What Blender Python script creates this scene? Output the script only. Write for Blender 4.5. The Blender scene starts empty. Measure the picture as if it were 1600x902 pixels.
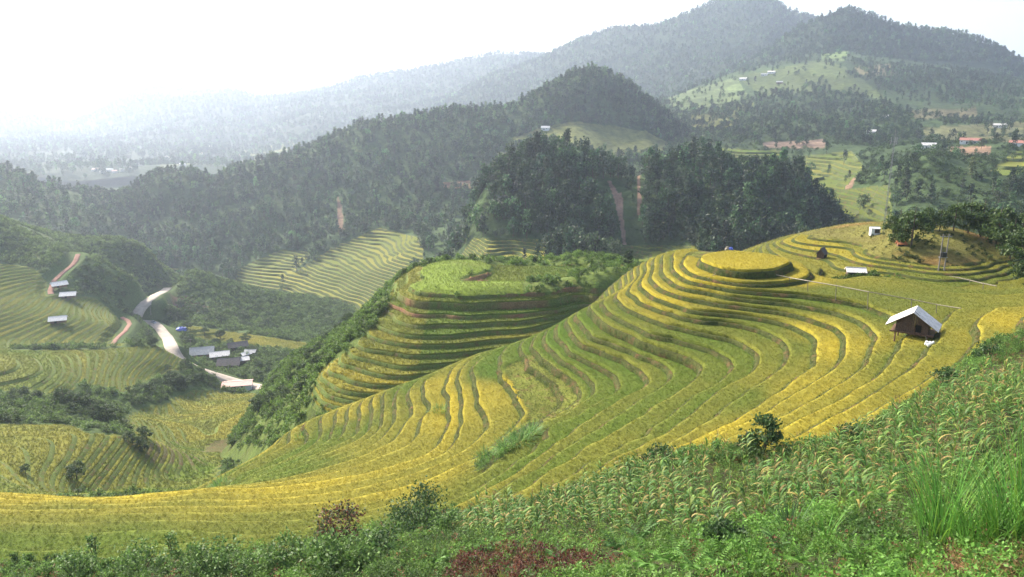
import bpy, bmesh, math, random
import numpy as np
from mathutils import Vector, Matrix

# ---------------------------------------------------------------- camera, sky, sun, exposure
SC = bpy.context.scene
COL = SC.collection
PITCH = math.radians(14.5)
FPX = 1200.0                     # focal length in pixels of the 1600 px wide photograph
cam = bpy.data.cameras.new('camera'); cam_o = bpy.data.objects.new('camera', cam); COL.objects.link(cam_o)
cam.sensor_width = 36.0; cam.lens = 36.0 * FPX / 1600.0
cam.clip_start = 0.5; cam.clip_end = 40000
cam_o.location = (0, 0, 0); cam_o.rotation_euler = (math.pi / 2 - PITCH, 0, 0)
SC.camera = cam_o

SUN_EL, SUN_AZ = math.radians(35), math.radians(-43)      # azimuth from +Y, negative = left of the view
w = bpy.data.worlds.new('World'); SC.world = w; w.use_nodes = True
wn = w.node_tree.nodes; wl = w.node_tree.links
sky = wn.new('ShaderNodeTexSky'); sky.sky_type = 'NISHITA'; sky.sun_disc = False
sky.sun_elevation = SUN_EL; sky.sun_rotation = SUN_AZ
sky.altitude = 900; sky.air_density = 1.0; sky.dust_density = 6.0; sky.ozone_density = 1.0
bg = wn['Background']; bg.inputs['Strength'].default_value = 0.15
wl.new(sky.outputs[0], bg.inputs['Color'])
sun = bpy.data.lights.new('sun', 'SUN'); sun.energy = 4.8; sun.angle = math.radians(3.0); sun.color = (1.0, 0.92, 0.80)
sun_o = bpy.data.objects.new('sun', sun); COL.objects.link(sun_o)
sd = Vector((math.sin(SUN_AZ) * math.cos(SUN_EL), math.cos(SUN_AZ) * math.cos(SUN_EL), math.sin(SUN_EL)))
sun_o.rotation_euler = sd.to_track_quat('Z', 'Y').to_euler()
sun_o.location = sd * 500
vs = SC.view_settings
vs.view_transform = 'Standard'; vs.look = 'None'; vs.gamma = 1.0; vs.exposure = 1.15; vs.use_curve_mapping = False
cy = SC.cycles
cy.use_denoising = True; cy.max_bounces = 6; cy.diffuse_bounces = 2; cy.glossy_bounces = 1
cy.transmission_bounces = 3; cy.transparent_max_bounces = 4; cy.volume_bounces = 1
cy.use_adaptive_sampling = True; cy.adaptive_threshold = 0.02
cy.caustics_reflective = False; cy.caustics_refractive = False

rng = np.random.default_rng(7)
random.seed(7)
DENS = 1.0

# ---------------------------------------------------------------- helpers
cp, sp = math.cos(PITCH), math.sin(PITCH)
def ray(px, py):
    a = (np.asarray(px, float) - 800) / FPX; b = (np.asarray(py, float) - 451) / FPX
    return np.stack([a, cp - b * sp, -sp - b * cp], -1)
def at_z(px, py, z):
    r = ray(px, py); return r * (np.asarray(z, float) / r[..., 2])[..., None]
def at_y(px, py, y):
    r = ray(px, py); return r * (np.asarray(y, float) / r[..., 1])[..., None]
def project(P):
    P = np.asarray(P, float); d = np.maximum(P[..., 1] * cp - P[..., 2] * sp, 0.01)
    return 800 + FPX * P[..., 0] / d, 451 - FPX * (P[..., 1] * sp + P[..., 2] * cp) / d
def in_poly(px, py, poly):
    ins = np.zeros(np.shape(px), bool); n = len(poly)
    for i in range(n):
        x0, y0 = poly[i]; x1, y1 = poly[(i + 1) % n]
        if y0 == y1: continue
        c = ((y0 > py) != (y1 > py)) & (px < (x1 - x0) * (py - y0) / (y1 - y0) + x0)
        ins ^= c
    return ins
def vnoise(x, y, seed=0):
    xi = np.floor(x).astype(np.int64); yi = np.floor(y).astype(np.int64)
    fx = x - xi; fy = y - yi; fx = fx * fx * (3 - 2 * fx); fy = fy * fy * (3 - 2 * fy)
    def hsh(i, j):
        n = (i * 374761393 + j * 668265263 + seed * 1442695041) & 0x7fffffff
        n = ((n ^ (n >> 13)) * 1274126177) & 0x7fffffff
        return ((n ^ (n >> 16)) & 0xffff) / 65535.0
    a = hsh(xi, yi); b = hsh(xi + 1, yi); c = hsh(xi, yi + 1); d = hsh(xi + 1, yi + 1)
    return (a + (b - a) * fx) * (1 - fy) + (c + (d - c) * fx) * fy
def fbm(x, y, seed=0, oct=4, gain=0.5):
    s = 0; amp = 1; t = 0
    for o in range(oct):
        s = s + amp * (vnoise(x * 2 ** o, y * 2 ** o, seed + 17 * o) - 0.5); t += amp; amp *= gain
    return s / t * 2
def smooth(x, a, b):
    t = np.clip((x - a) / (b - a), 0, 1); return t * t * (3 - 2 * t)
class TPS:
    def __init__(s, P, lam=1e-4, sc=50.0):
        s.sc = sc; s.c = P[:, :2] / sc; n = len(P); z = P[:, 2]
        d = np.sqrt(((s.c[:, None] - s.c[None]) ** 2).sum(-1)); K = s.phi(d) + lam * np.eye(n)
        Q = np.c_[np.ones(n), s.c]; A = np.zeros((n + 3, n + 3)); A[:n, :n] = K; A[:n, n:] = Q; A[n:, :n] = Q.T
        s.w = np.linalg.solve(A, np.r_[z, 0, 0, 0]); s.n = n
    @staticmethod
    def phi(r): return np.where(r > 1e-9, r * r * np.log(np.maximum(r, 1e-9)), 0)
    def __call__(s, X, Y):
        X = np.asarray(X, float); sh = X.shape; q = np.c_[X.ravel(), np.asarray(Y, float).ravel()] / s.sc
        out = np.empty(len(q))
        for i in range(0, len(q), 20000):
            t = q[i:i + 20000]; d2 = ((t[:, None] - s.c[None]) ** 2).sum(-1)
            out[i:i + 20000] = 0.5 * (d2 * np.log(np.maximum(d2, 1e-12))) @ s.w[:s.n] + s.w[s.n] + t @ s.w[s.n + 1:]
        return out.reshape(sh)
def bil(G, x0, y0, st, X, Y):
    ny, nx = G.shape[:2]
    u = np.clip((X - x0) / st, 0, nx - 1.001); v = np.clip((Y - y0) / st, 0, ny - 1.001)
    i = u.astype(int); j = v.astype(int); fu = u - i; fv = v - j
    return (G[j, i] * (1 - fu) + G[j, i + 1] * fu) * (1 - fv) + (G[j + 1, i] * (1 - fu) + G[j + 1, i + 1] * fu) * fv

def props(o, label=None, cat=None, group=None, kind=None):
    if label: o['label'] = label
    if cat: o['category'] = cat
    if group: o['group'] = group
    if kind: o['kind'] = kind
    return o
def mesh_np(name, V, T, mats, parent=None, smooth_=True, col=None, mi=None, uv=None):
    me = bpy.data.meshes.new(name)
    V = np.ascontiguousarray(V, np.float32); T = np.ascontiguousarray(T, np.int32); k = T.shape[1]
    me.vertices.add(len(V)); me.vertices.foreach_set('co', V.ravel())
    me.loops.add(T.size); me.loops.foreach_set('vertex_index', T.ravel())
    me.polygons.add(len(T)); me.polygons.foreach_set('loop_start', np.arange(0, T.size, k, dtype=np.int32))
    if mi is not None: me.polygons.foreach_set('material_index', np.asarray(mi, np.int32))
    me.update(calc_edges=True)
    me.polygons.foreach_set('use_smooth', np.full(len(T), smooth_))
    if col is not None:
        a = me.attributes.new('col', 'FLOAT_COLOR', 'POINT')
        a.data.foreach_set('color', np.c_[col, np.ones(len(V))].astype(np.float32).ravel())
    for m in (mats if isinstance(mats, (list, tuple)) else [mats]): me.materials.append(m)
    o = bpy.data.objects.new(name, me); COL.objects.link(o)
    if parent is not None: o.parent = parent
    return o
def empty(name, loc=(0, 0, 0), rz=0.0, parent=None):
    o = bpy.data.objects.new(name, None); o.location = loc; o.rotation_euler = (0, 0, rz); o.empty_display_size = 0.2
    COL.objects.link(o)
    if parent is not None: o.parent = parent
    return o
class MB:                                         # collects shapes into one mesh
    def __init__(s): s.v = []; s.f = []
    def box(s, c, d, rot=None):
        c = Vector(c); h = Vector(d) / 2; b = len(s.v)
        for x in (-1, 1):
            for y in (-1, 1):
                for z in (-1, 1):
                    p = Vector((x * h.x, y * h.y, z * h.z))
                    if rot: p = rot @ p
                    s.v.append(tuple(c + p))
        for q in ((0, 1, 3, 2), (4, 6, 7, 5), (0, 4, 5, 1), (2, 3, 7, 6), (0, 2, 6, 4), (1, 5, 7, 3)): s.f.append(tuple(b + i for i in q))
        return s
    def slab(s, quad, t):                         # a quad with thickness t along its normal, downwards
        q = [Vector(p) for p in quad]; n = (q[1] - q[0]).cross(q[3] - q[0]).normalized() * t; b = len(s.v)
        s.v += [tuple(p) for p in q] + [tuple(p - n) for p in q]
        s.f += [(b, b + 1, b + 2, b + 3), (b + 7, b + 6, b + 5, b + 4)] + [(b + i, b + 4 + i, b + 4 + (i + 1) % 4, b + (i + 1) % 4) for i in range(4)]
        return s
    def tube(s, pts, rad, n=6):
        pts = [Vector(p) for p in pts]; b = len(s.v)
        for i, p in enumerate(pts):
            d = (pts[min(i + 1, len(pts) - 1)] - pts[max(i - 1, 0)]).normalized()
            u = d.cross(Vector((0.3, 0.2, 1)) if abs(d.z) < .9 else Vector((1, 0, 0))).normalized(); v = d.cross(u)
            r = rad[i] if isinstance(rad, (list, tuple)) else rad
            for k in range(n):
                a = 2 * math.pi * k / n; s.v.append(tuple(p + (u * math.cos(a) + v * math.sin(a)) * r))
        for i in range(len(pts) - 1):
            for k in range(n):
                s.f.append((b + i * n + k, b + i * n + (k + 1) % n, b + (i + 1) * n + (k + 1) % n, b + (i + 1) * n + k))
        s.f.append(tuple(b + k for k in range(n))[::-1]); e = b + (len(pts) - 1) * n; s.f.append(tuple(e + k for k in range(n)))
        return s
    def data(s, name, mat, smooth_=False):
        me = bpy.data.meshes.new(name); me.from_pydata(s.v, [], s.f); me.materials.append(mat); me.update()
        if smooth_: me.polygons.foreach_set('use_smooth', np.ones(len(me.polygons), bool))
        return me
    def build(s, name, mat, parent=None, smooth_=False):
        o = bpy.data.objects.new(name, s.data(name, mat, smooth_)); COL.objects.link(o)
        if parent is not None: o.parent = parent
        return o
def copy_tree(o, parent=None):
    c = o.copy(); COL.objects.link(c); c.parent = parent
    for ch in o.children: copy_tree(ch, c)
    return c

# ---------------------------------------------------------------- materials
def mat_new(name):
    m = bpy.data.materials.new(name); m.use_nodes = True; nt = m.node_tree
    return m, nt, nt.nodes, nt.links, nt.nodes['Principled BSDF']
def N(nt, t, **k):
    n = nt.nodes.new(t)
    for a, b in k.items(): setattr(n, a, b)
    return n
def noise_node(nt, scale, detail=4, rough=.6):
    tc = N(nt, 'ShaderNodeNewGeometry'); n = N(nt, 'ShaderNodeTexNoise')
    n.inputs['Scale'].default_value = scale; n.inputs['Detail'].default_value = detail; n.inputs['Roughness'].default_value = rough
    nt.links.new(tc.outputs['Position'], n.inputs['Vector']); return n
def mix_col(nt, fac, a, b, blend='MIX'):
    m = N(nt, 'ShaderNodeMix', data_type='RGBA', blend_type=blend)
    for s, v in ((0, fac), (6, a), (7, b)):
        if hasattr(v, 'links'): nt.links.new(v, m.inputs[s])
        elif s == 0: m.inputs[0].default_value = v
        else: m.inputs[s].default_value = (*v, 1) if len(v) == 3 else v
    return m.outputs[2]
def ramp(nt, inp, lo, hi, a=0.0, b=1.0):
    r = N(nt, 'ShaderNodeMapRange'); nt.links.new(inp, r.inputs[0])
    for i, v in enumerate((lo, hi, a, b)): r.inputs[i + 1].default_value = v
    return r.outputs[0]
def bump(nt, height, strength, dist, bsdf):
    b = N(nt, 'ShaderNodeBump'); b.inputs['Strength'].default_value = strength; b.inputs['Distance'].default_value = dist
    nt.links.new(height, b.inputs['Height']); nt.links.new(b.outputs[0], bsdf.inputs['Normal'])
def mat_plain(name, c, rough=.8, var=.25, scale=3.0, bmp=.3, bdist=.02, metallic=0.0):
    m, nt, nn, ll, p = mat_new(name); n = noise_node(nt, scale)
    v = ramp(nt, n.outputs[0], .3, .7, 1 - var, 1 + var); h = N(nt, 'ShaderNodeVectorMath', operation='SCALE')
    h.inputs[0].default_value = c[:3]; ll.new(v, h.inputs['Scale']); ll.new(h.outputs[0], p.inputs['Base Color'])
    p.inputs['Roughness'].default_value = rough; p.inputs['Metallic'].default_value = metallic
    if bmp: bump(nt, n.outputs[0], bmp, bdist, p)
    return m
def mat_ground(name, s1=.25, s2=2.0, var=.35, bstr=.8, bdist=.25, tint=(0.10, 0.055, 0.03), tfac=.35):
    """vertex-colour ground with noise mottling and soil showing through"""
    m, nt, nn, ll, p = mat_new(name); at = N(nt, 'ShaderNodeAttribute', attribute_name='col')
    n1 = noise_node(nt, s1, 5); n2 = noise_node(nt, s2, 6, .7)
    v = ramp(nt, n2.outputs[0], .3, .7, 1 - var, 1 + var)
    sc_ = N(nt, 'ShaderNodeVectorMath', operation='SCALE'); ll.new(at.outputs['Color'], sc_.inputs[0]); ll.new(v, sc_.inputs['Scale'])
    f = ramp(nt, n1.outputs[0], .52, .72, 0, tfac)
    ll.new(mix_col(nt, f, sc_.outputs[0], tint), p.inputs['Base Color'])
    p.inputs['Roughness'].default_value = .95; p.inputs['Specular IOR Level'].default_value = .1
    bump(nt, n2.outputs[0], bstr, bdist, p)
    return m
def mat_leaf(name, src='INSTANCER', var=.45, trans=.35, scale=1.3, c=None, rough=.6):
    """foliage: colour from the scatter's own attribute, the vertex colour or a fixed tone; light passes through the blades"""
    m, nt, nn, ll, p = mat_new(name)
    if c is None:
        at = N(nt, 'ShaderNodeAttribute', attribute_name='col'); at.attribute_type = src; base = at.outputs['Color']
    else:
        rgb = N(nt, 'ShaderNodeRGB'); rgb.outputs[0].default_value = (*c, 1); base = rgb.outputs[0]
    g = N(nt, 'ShaderNodeNewGeometry')
    v = ramp(nt, g.outputs['Random Per Island'], 0, 1, 1 - var, 1 + var)
    s_ = N(nt, 'ShaderNodeVectorMath', operation='SCALE'); ll.new(base, s_.inputs[0]); ll.new(v, s_.inputs['Scale'])
    ll.new(s_.outputs[0], p.inputs['Base Color']); p.inputs['Roughness'].default_value = rough
    p.inputs['Specular IOR Level'].default_value = .25
    t = N(nt, 'ShaderNodeBsdfTranslucent'); ll.new(s_.outputs[0], t.inputs['Color'])
    mx = N(nt, 'ShaderNodeMixShader'); mx.inputs[0].default_value = trans
    ll.new(p.outputs[0], mx.inputs[1]); ll.new(t.outputs[0], mx.inputs[2]); ll.new(mx.outputs[0], nn['Material Output'].inputs[0])
    return m
M = {}
M['rice_bed'] = mat_ground('rice_bed', .5, 5.0, .35, .9, .12, (0.09, 0.08, 0.015), .35)
M['riser'] = mat_ground('terrace_bank', .6, 3.0, .5, 1.0, .15, (0.17, 0.085, 0.045), .75)
M['ground'] = mat_ground('hill_ground', .08, 1.2, .4, 1.0, .35)
M['far_ground'] = mat_ground('far_ground', .012, .12, .45, 1.0, 3.0, (0.03, 0.05, 0.02), .6)
M['rice_leaf'] = mat_leaf('rice_leaf', trans=.45, var=.25)
M['tree_leaf'] = mat_leaf('forest_leaf', trans=.25, var=.55)
M['weed_leaf'] = mat_leaf('weed_leaf', trans=.45, var=.4)
M['bark'] = mat_plain('bark', (0.07, 0.05, 0.035), .95, .4, 6)
M['wood_dark'] = mat_plain('weathered_wood', (0.085, 0.05, 0.035), .85, .5, 7, .5)
M['wood_mid'] = mat_plain('brown_timber', (0.16, 0.09, 0.055), .85, .4, 5, .4)
M['bamboo'] = mat_plain('dry_bamboo', (0.27, 0.23, 0.15), .6, .3, 4, .2)
M['bamboo_grey'] = mat_plain('grey_bamboo', (0.20, 0.17, 0.12), .7, .3, 4, .2)
M['white_roof'] = mat_plain('white_cement_sheet', (0.66, 0.62, 0.57), .75, .24, 1.6, .25)
M['grey_roof'] = mat_plain('grey_cement_sheet', (0.42, 0.41, 0.38), .8, .2, 1.0, .2)
M['dark_roof'] = mat_plain('dark_shingle', (0.10, 0.085, 0.08), .9, .3, 1.0, .3)
M['pink_roof'] = mat_plain('pink_sheet_roof', (0.62, 0.36, 0.30), .7, .12, 1.0, .1)
M['red_roof'] = mat_plain('red_tile_roof', (0.34, 0.15, 0.11), .8, .2, 1.0, .2)
M['plaster'] = mat_plain('pale_plaster', (0.70, 0.68, 0.64), .9, .1, 1.0, .1)
M['white_paint'] = mat_plain('white_paint', (0.8, 0.8, 0.78), .5, .06, 2.0, 0)
M['dark_hole'] = mat_plain('dark_opening', (0.012, 0.011, 0.01), .9, .1, 2.0, 0)
M['blue_tarp'] = mat_plain('blue_tarp', (0.10, 0.16, 0.62), .5, .15, 2.0, .3)
M['metal'] = mat_plain('galvanised_steel', (0.24, 0.25, 0.26), .5, .1, 2.0, 0, metallic=.6)
M['concrete_pole'] = mat_plain('concrete_pole', (0.20, 0.18, 0.16), .9, .15, 2.0, .1)
M['road'] = mat_plain('pale_concrete_road', (0.40, 0.33, 0.26), .95, .25, .35, .3)
M['red_earth'] = mat_plain('red_earth', (0.25, 0.12, 0.08), .95, .25, .6, .6, .1)
M['black'] = mat_plain('black_rubber', (0.02, 0.02, 0.02), .6, .1, 2, 0)
M['car_paint'] = mat_plain('silver_car_paint', (0.30, 0.32, 0.36), .35, .05, 2, 0, metallic=.4)
M['glass'] = mat_plain('dark_glass', (0.03, 0.035, 0.04), .12, .1, 2, 0)
M['orange'] = mat_plain('orange_sheet', (0.48, 0.17, 0.07), .8, .2, 2, .2)

# ---------------------------------------------------------------- scatter: points with colour, turn and size -> copies of a few plants
def scatter_group(name, variants):
    lib = bpy.data.collections.new(name + '_variants')
    for v in variants: lib.objects.link(v)
    g = bpy.data.node_groups.new(name, 'GeometryNodeTree')
    g.interface.new_socket('Geometry', in_out='INPUT', socket_type='NodeSocketGeometry')
    g.interface.new_socket('Geometry', in_out='OUTPUT', socket_type='NodeSocketGeometry')
    i = g.nodes.new('NodeGroupInput'); o = g.nodes.new('NodeGroupOutput')
    ip = g.nodes.new('GeometryNodeInstanceOnPoints'); ci = g.nodes.new('GeometryNodeCollectionInfo')
    ci.inputs[0].default_value = lib; ci.inputs['Separate Children'].default_value = True; ci.inputs['Reset Children'].default_value = True
    ip.inputs['Pick Instance'].default_value = True
    def att(nm, t):
        a = g.nodes.new('GeometryNodeInputNamedAttribute'); a.data_type = t; a.inputs['Name'].default_value = nm
        return a.outputs['Attribute']
    L = g.links.new
    L(i.outputs[0], ip.inputs['Points']); L(ci.outputs[0], ip.inputs['Instance'])
    L(att('var', 'INT'), ip.inputs['Instance Index']); L(att('rot', 'FLOAT_VECTOR'), ip.inputs['Rotation']); L(att('scl', 'FLOAT_VECTOR'), ip.inputs['Scale'])
    L(ip.outputs[0], o.inputs[0])
    return g, len(variants)
def scatter(name, grp, P, col, scl, parent=None, tilt=.12, zs=None):
    g, nv = grp; n = len(P)
    me = bpy.data.meshes.new(name); me.vertices.add(n); me.vertices.foreach_set('co', np.asarray(P, np.float32).ravel())
    def add(nm, t, key, v):
        a = me.attributes.new(nm, t, 'POINT'); a.data.foreach_set(key, np.ascontiguousarray(v).ravel())
    add('col', 'FLOAT_COLOR', 'color', np.c_[np.broadcast_to(col, (n, 3)), np.ones(n)].astype(np.float32))
    r = np.c_[rng.normal(0, tilt, n), rng.normal(0, tilt, n), rng.uniform(0, 6.283, n)].astype(np.float32)
    add('rot', 'FLOAT_VECTOR', 'vector', r)
    s = np.broadcast_to(scl, (n,)).astype(np.float32); z = s if zs is None else (s * zs).astype(np.float32)
    add('scl', 'FLOAT_VECTOR', 'vector', np.c_[s, s, z].astype(np.float32))
    add('var', 'INT', 'value', rng.integers(0, nv, n).astype(np.int32))
    o = bpy.data.objects.new(name, me); COL.objects.link(o)
    if parent is not None: o.parent = parent
    md = o.modifiers.new('plants', 'NODES'); md.node_group = g
    o['kind'] = 'stuff'
    return o
def lib_obj(name, V, F, mats, mi=None, col=None):
    me = bpy.data.meshes.new(name); me.from_pydata([tuple(v) for v in V], [], [tuple(f) for f in F])
    for m in mats: me.materials.append(m)
    if mi is not None: me.polygons.foreach_set('material_index', np.asarray(mi, np.int32))
    if col is not None:
        a = me.attributes.new('col', 'FLOAT_COLOR', 'POINT'); a.data.foreach_set('color', np.c_[col, np.ones(len(V))].astype(np.float32).ravel())
    me.update(); return bpy.data.objects.new(name, me)

def blade(V, F, base, az, length, width, lean, droop, seg=3):
    """one arching blade: a tapered ribbon"""
    b = len(V); dx, dy = math.cos(az), math.sin(az); px_, py_ = -dy, dx; ang = lean; x = 0.0; z = 0.0
    for i in range(seg + 1):
        t = i / seg; wd = width * (1 - t ** 1.6) * .5 * (.55 + .45 * min(1, t * 4)) + .0008
        c = (base[0] + dx * x, base[1] + dy * x, base[2] + z)
        V.append((c[0] - px_ * wd, c[1] - py_ * wd, c[2])); V.append((c[0] + px_ * wd, c[1] + py_ * wd, c[2]))
        x += math.sin(ang) * length / seg; z += math.cos(ang) * length / seg; ang += droop / seg
    for i in range(seg): k = b + 2 * i; F.append((k, k + 1, k + 3, k + 2))
def rice_variant(seed):
    r = random.Random(seed); V = []; F = []
    for i in range(13):
        a = r.uniform(0, 6.28); q = r.uniform(0, .10)
        blade(V, F, (math.cos(a) * q, math.sin(a) * q, 0), a + r.uniform(-.6, .6), r.uniform(.35, .6), r.uniform(.025, .05), r.uniform(.05, .45), r.uniform(.4, 1.8), 3)
    return lib_obj('rice_tuft', V, F, [M['rice_leaf']])
G_RICE = scatter_group('rice_scatter', [rice_variant(i) for i in range(5)])
def grass_variant(seed, n=14, h=.5, wd=.02, mat='weed_leaf'):
    r = random.Random(seed); V = []; F = []
    for i in range(n):
        a = r.uniform(0, 6.28); q = r.uniform(0, .12)
        blade(V, F, (math.cos(a) * q, math.sin(a) * q, 0), a, h * r.uniform(.5, 1.2), wd * r.uniform(.7, 1.4), r.uniform(.1, .7), r.uniform(.3, 1.6), 3)
    return lib_obj('grass_tuft', V, F, [M[mat]])
G_GRASS = scatter_group('grass_scatter', [grass_variant(40 + i) for i in range(4)])
def leaf_quad(V, F, c, s, r, up=.35, asp=.55):
    """a pointed leaf (rhomb) with random facing"""
    n = Vector((r.gauss(0, 1), r.gauss(0, 1), r.gauss(0, 1) + up)).normalized()
    t = n.cross(Vector((r.gauss(0, 1), r.gauss(0, 1), r.gauss(0, .5)))).normalized(); u = n.cross(t); c = Vector(c); b = len(V)
    for p in (c - t * s, c + u * s * asp + t * s * .1, c + t * s, c - u * s * asp + t * s * .1): V.append(tuple(p))
    F.append((b, b + 1, b + 2, b + 3))
def crown_pts(r, n, shape):
    """clumped points through the crown's volume"""
    out = []; cl = []
    for i in range(shape['clumps']):
        while True:
            z = r.random(); wd = shape['prof'](z)
            if wd > .02: break
        a = r.uniform(0, 6.28); q = wd * math.sqrt(r.uniform(.25, 1.0)); cl.append((math.cos(a) * q, math.sin(a) * q, z))
    for i in range(n):
        c = r.choice(cl); k = shape['cs']
        out.append((c[0] * shape['r'] + r.gauss(0, k), c[1] * shape['r'] + r.gauss(0, k), shape['z0'] + c[2] * shape['h'] + r.gauss(0, k * .6)))
    return out
def tree_variant(seed, kind, n=260, leaf=.55):
    r = random.Random(seed); V = []; F = []; mi = []
    if kind == 'pine': sh = dict(clumps=34, r=2.6, h=8.0, z0=2.4, cs=.55, prof=lambda z: (1 - z) ** .75 * (.75 + .25 * math.sin(z * 20)))
    else: sh = dict(clumps=26, r=3.2, h=5.6, z0=2.2, cs=.75, prof=lambda z: math.sqrt(max(0, 1 - (2 * z - .9) ** 2 * .95)) * .95)
    mb = MB(); mb.tube([(0, 0, -.8), (.1, 0, 3), (0, .1, 6.5)], [.22, .16, .06], 5); V += mb.v; F += mb.f; mi += [0] * len(mb.f)
    for c in crown_pts(r, n, sh): leaf_quad(V, F, c, leaf * r.uniform(.6, 1.3), r, .9 if kind == 'pine' else .5, .6); mi.append(1)
    return lib_obj('forest_tree', V, F, [M['bark'], M['tree_leaf']], mi)
G_TREE = scatter_group('forest_scatter', [tree_variant(100 + i, 'pine' if i < 3 else 'broad') for i in range(6)])
def weed_variant(seed, n=58, h=.7, leaf=.062):
    r = random.Random(seed); V = []; F = []
    for i in range(n):
        z = r.random(); q = (1 - z * .6) * .32
        leaf_quad(V, F, (r.gauss(0, q * .7), r.gauss(0, q * .7), z * h), leaf * r.uniform(.6, 1.4), r, 1.0, .5)
    return lib_obj('weed', V, F, [M['weed_leaf']])
G_WEED = scatter_group('weed_scatter', [weed_variant(200 + i) for i in range(5)])
def shrub_variant(seed, n=170, leaf=.22):
    r = random.Random(seed); V = []; F = []; sh = dict(clumps=14, r=1.1, h=1.5, z0=.1, cs=.28, prof=lambda z: math.sqrt(max(0, 1 - z * z * .9)))
    for c in crown_pts(r, n, sh): leaf_quad(V, F, c, leaf * r.uniform(.6, 1.3), r, .7, .55)
    return lib_obj('shrub', V, F, [M['weed_leaf']])
G_SHRUB = scatter_group('shrub_scatter', [shrub_variant(300 + i) for i in range(5)])
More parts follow.
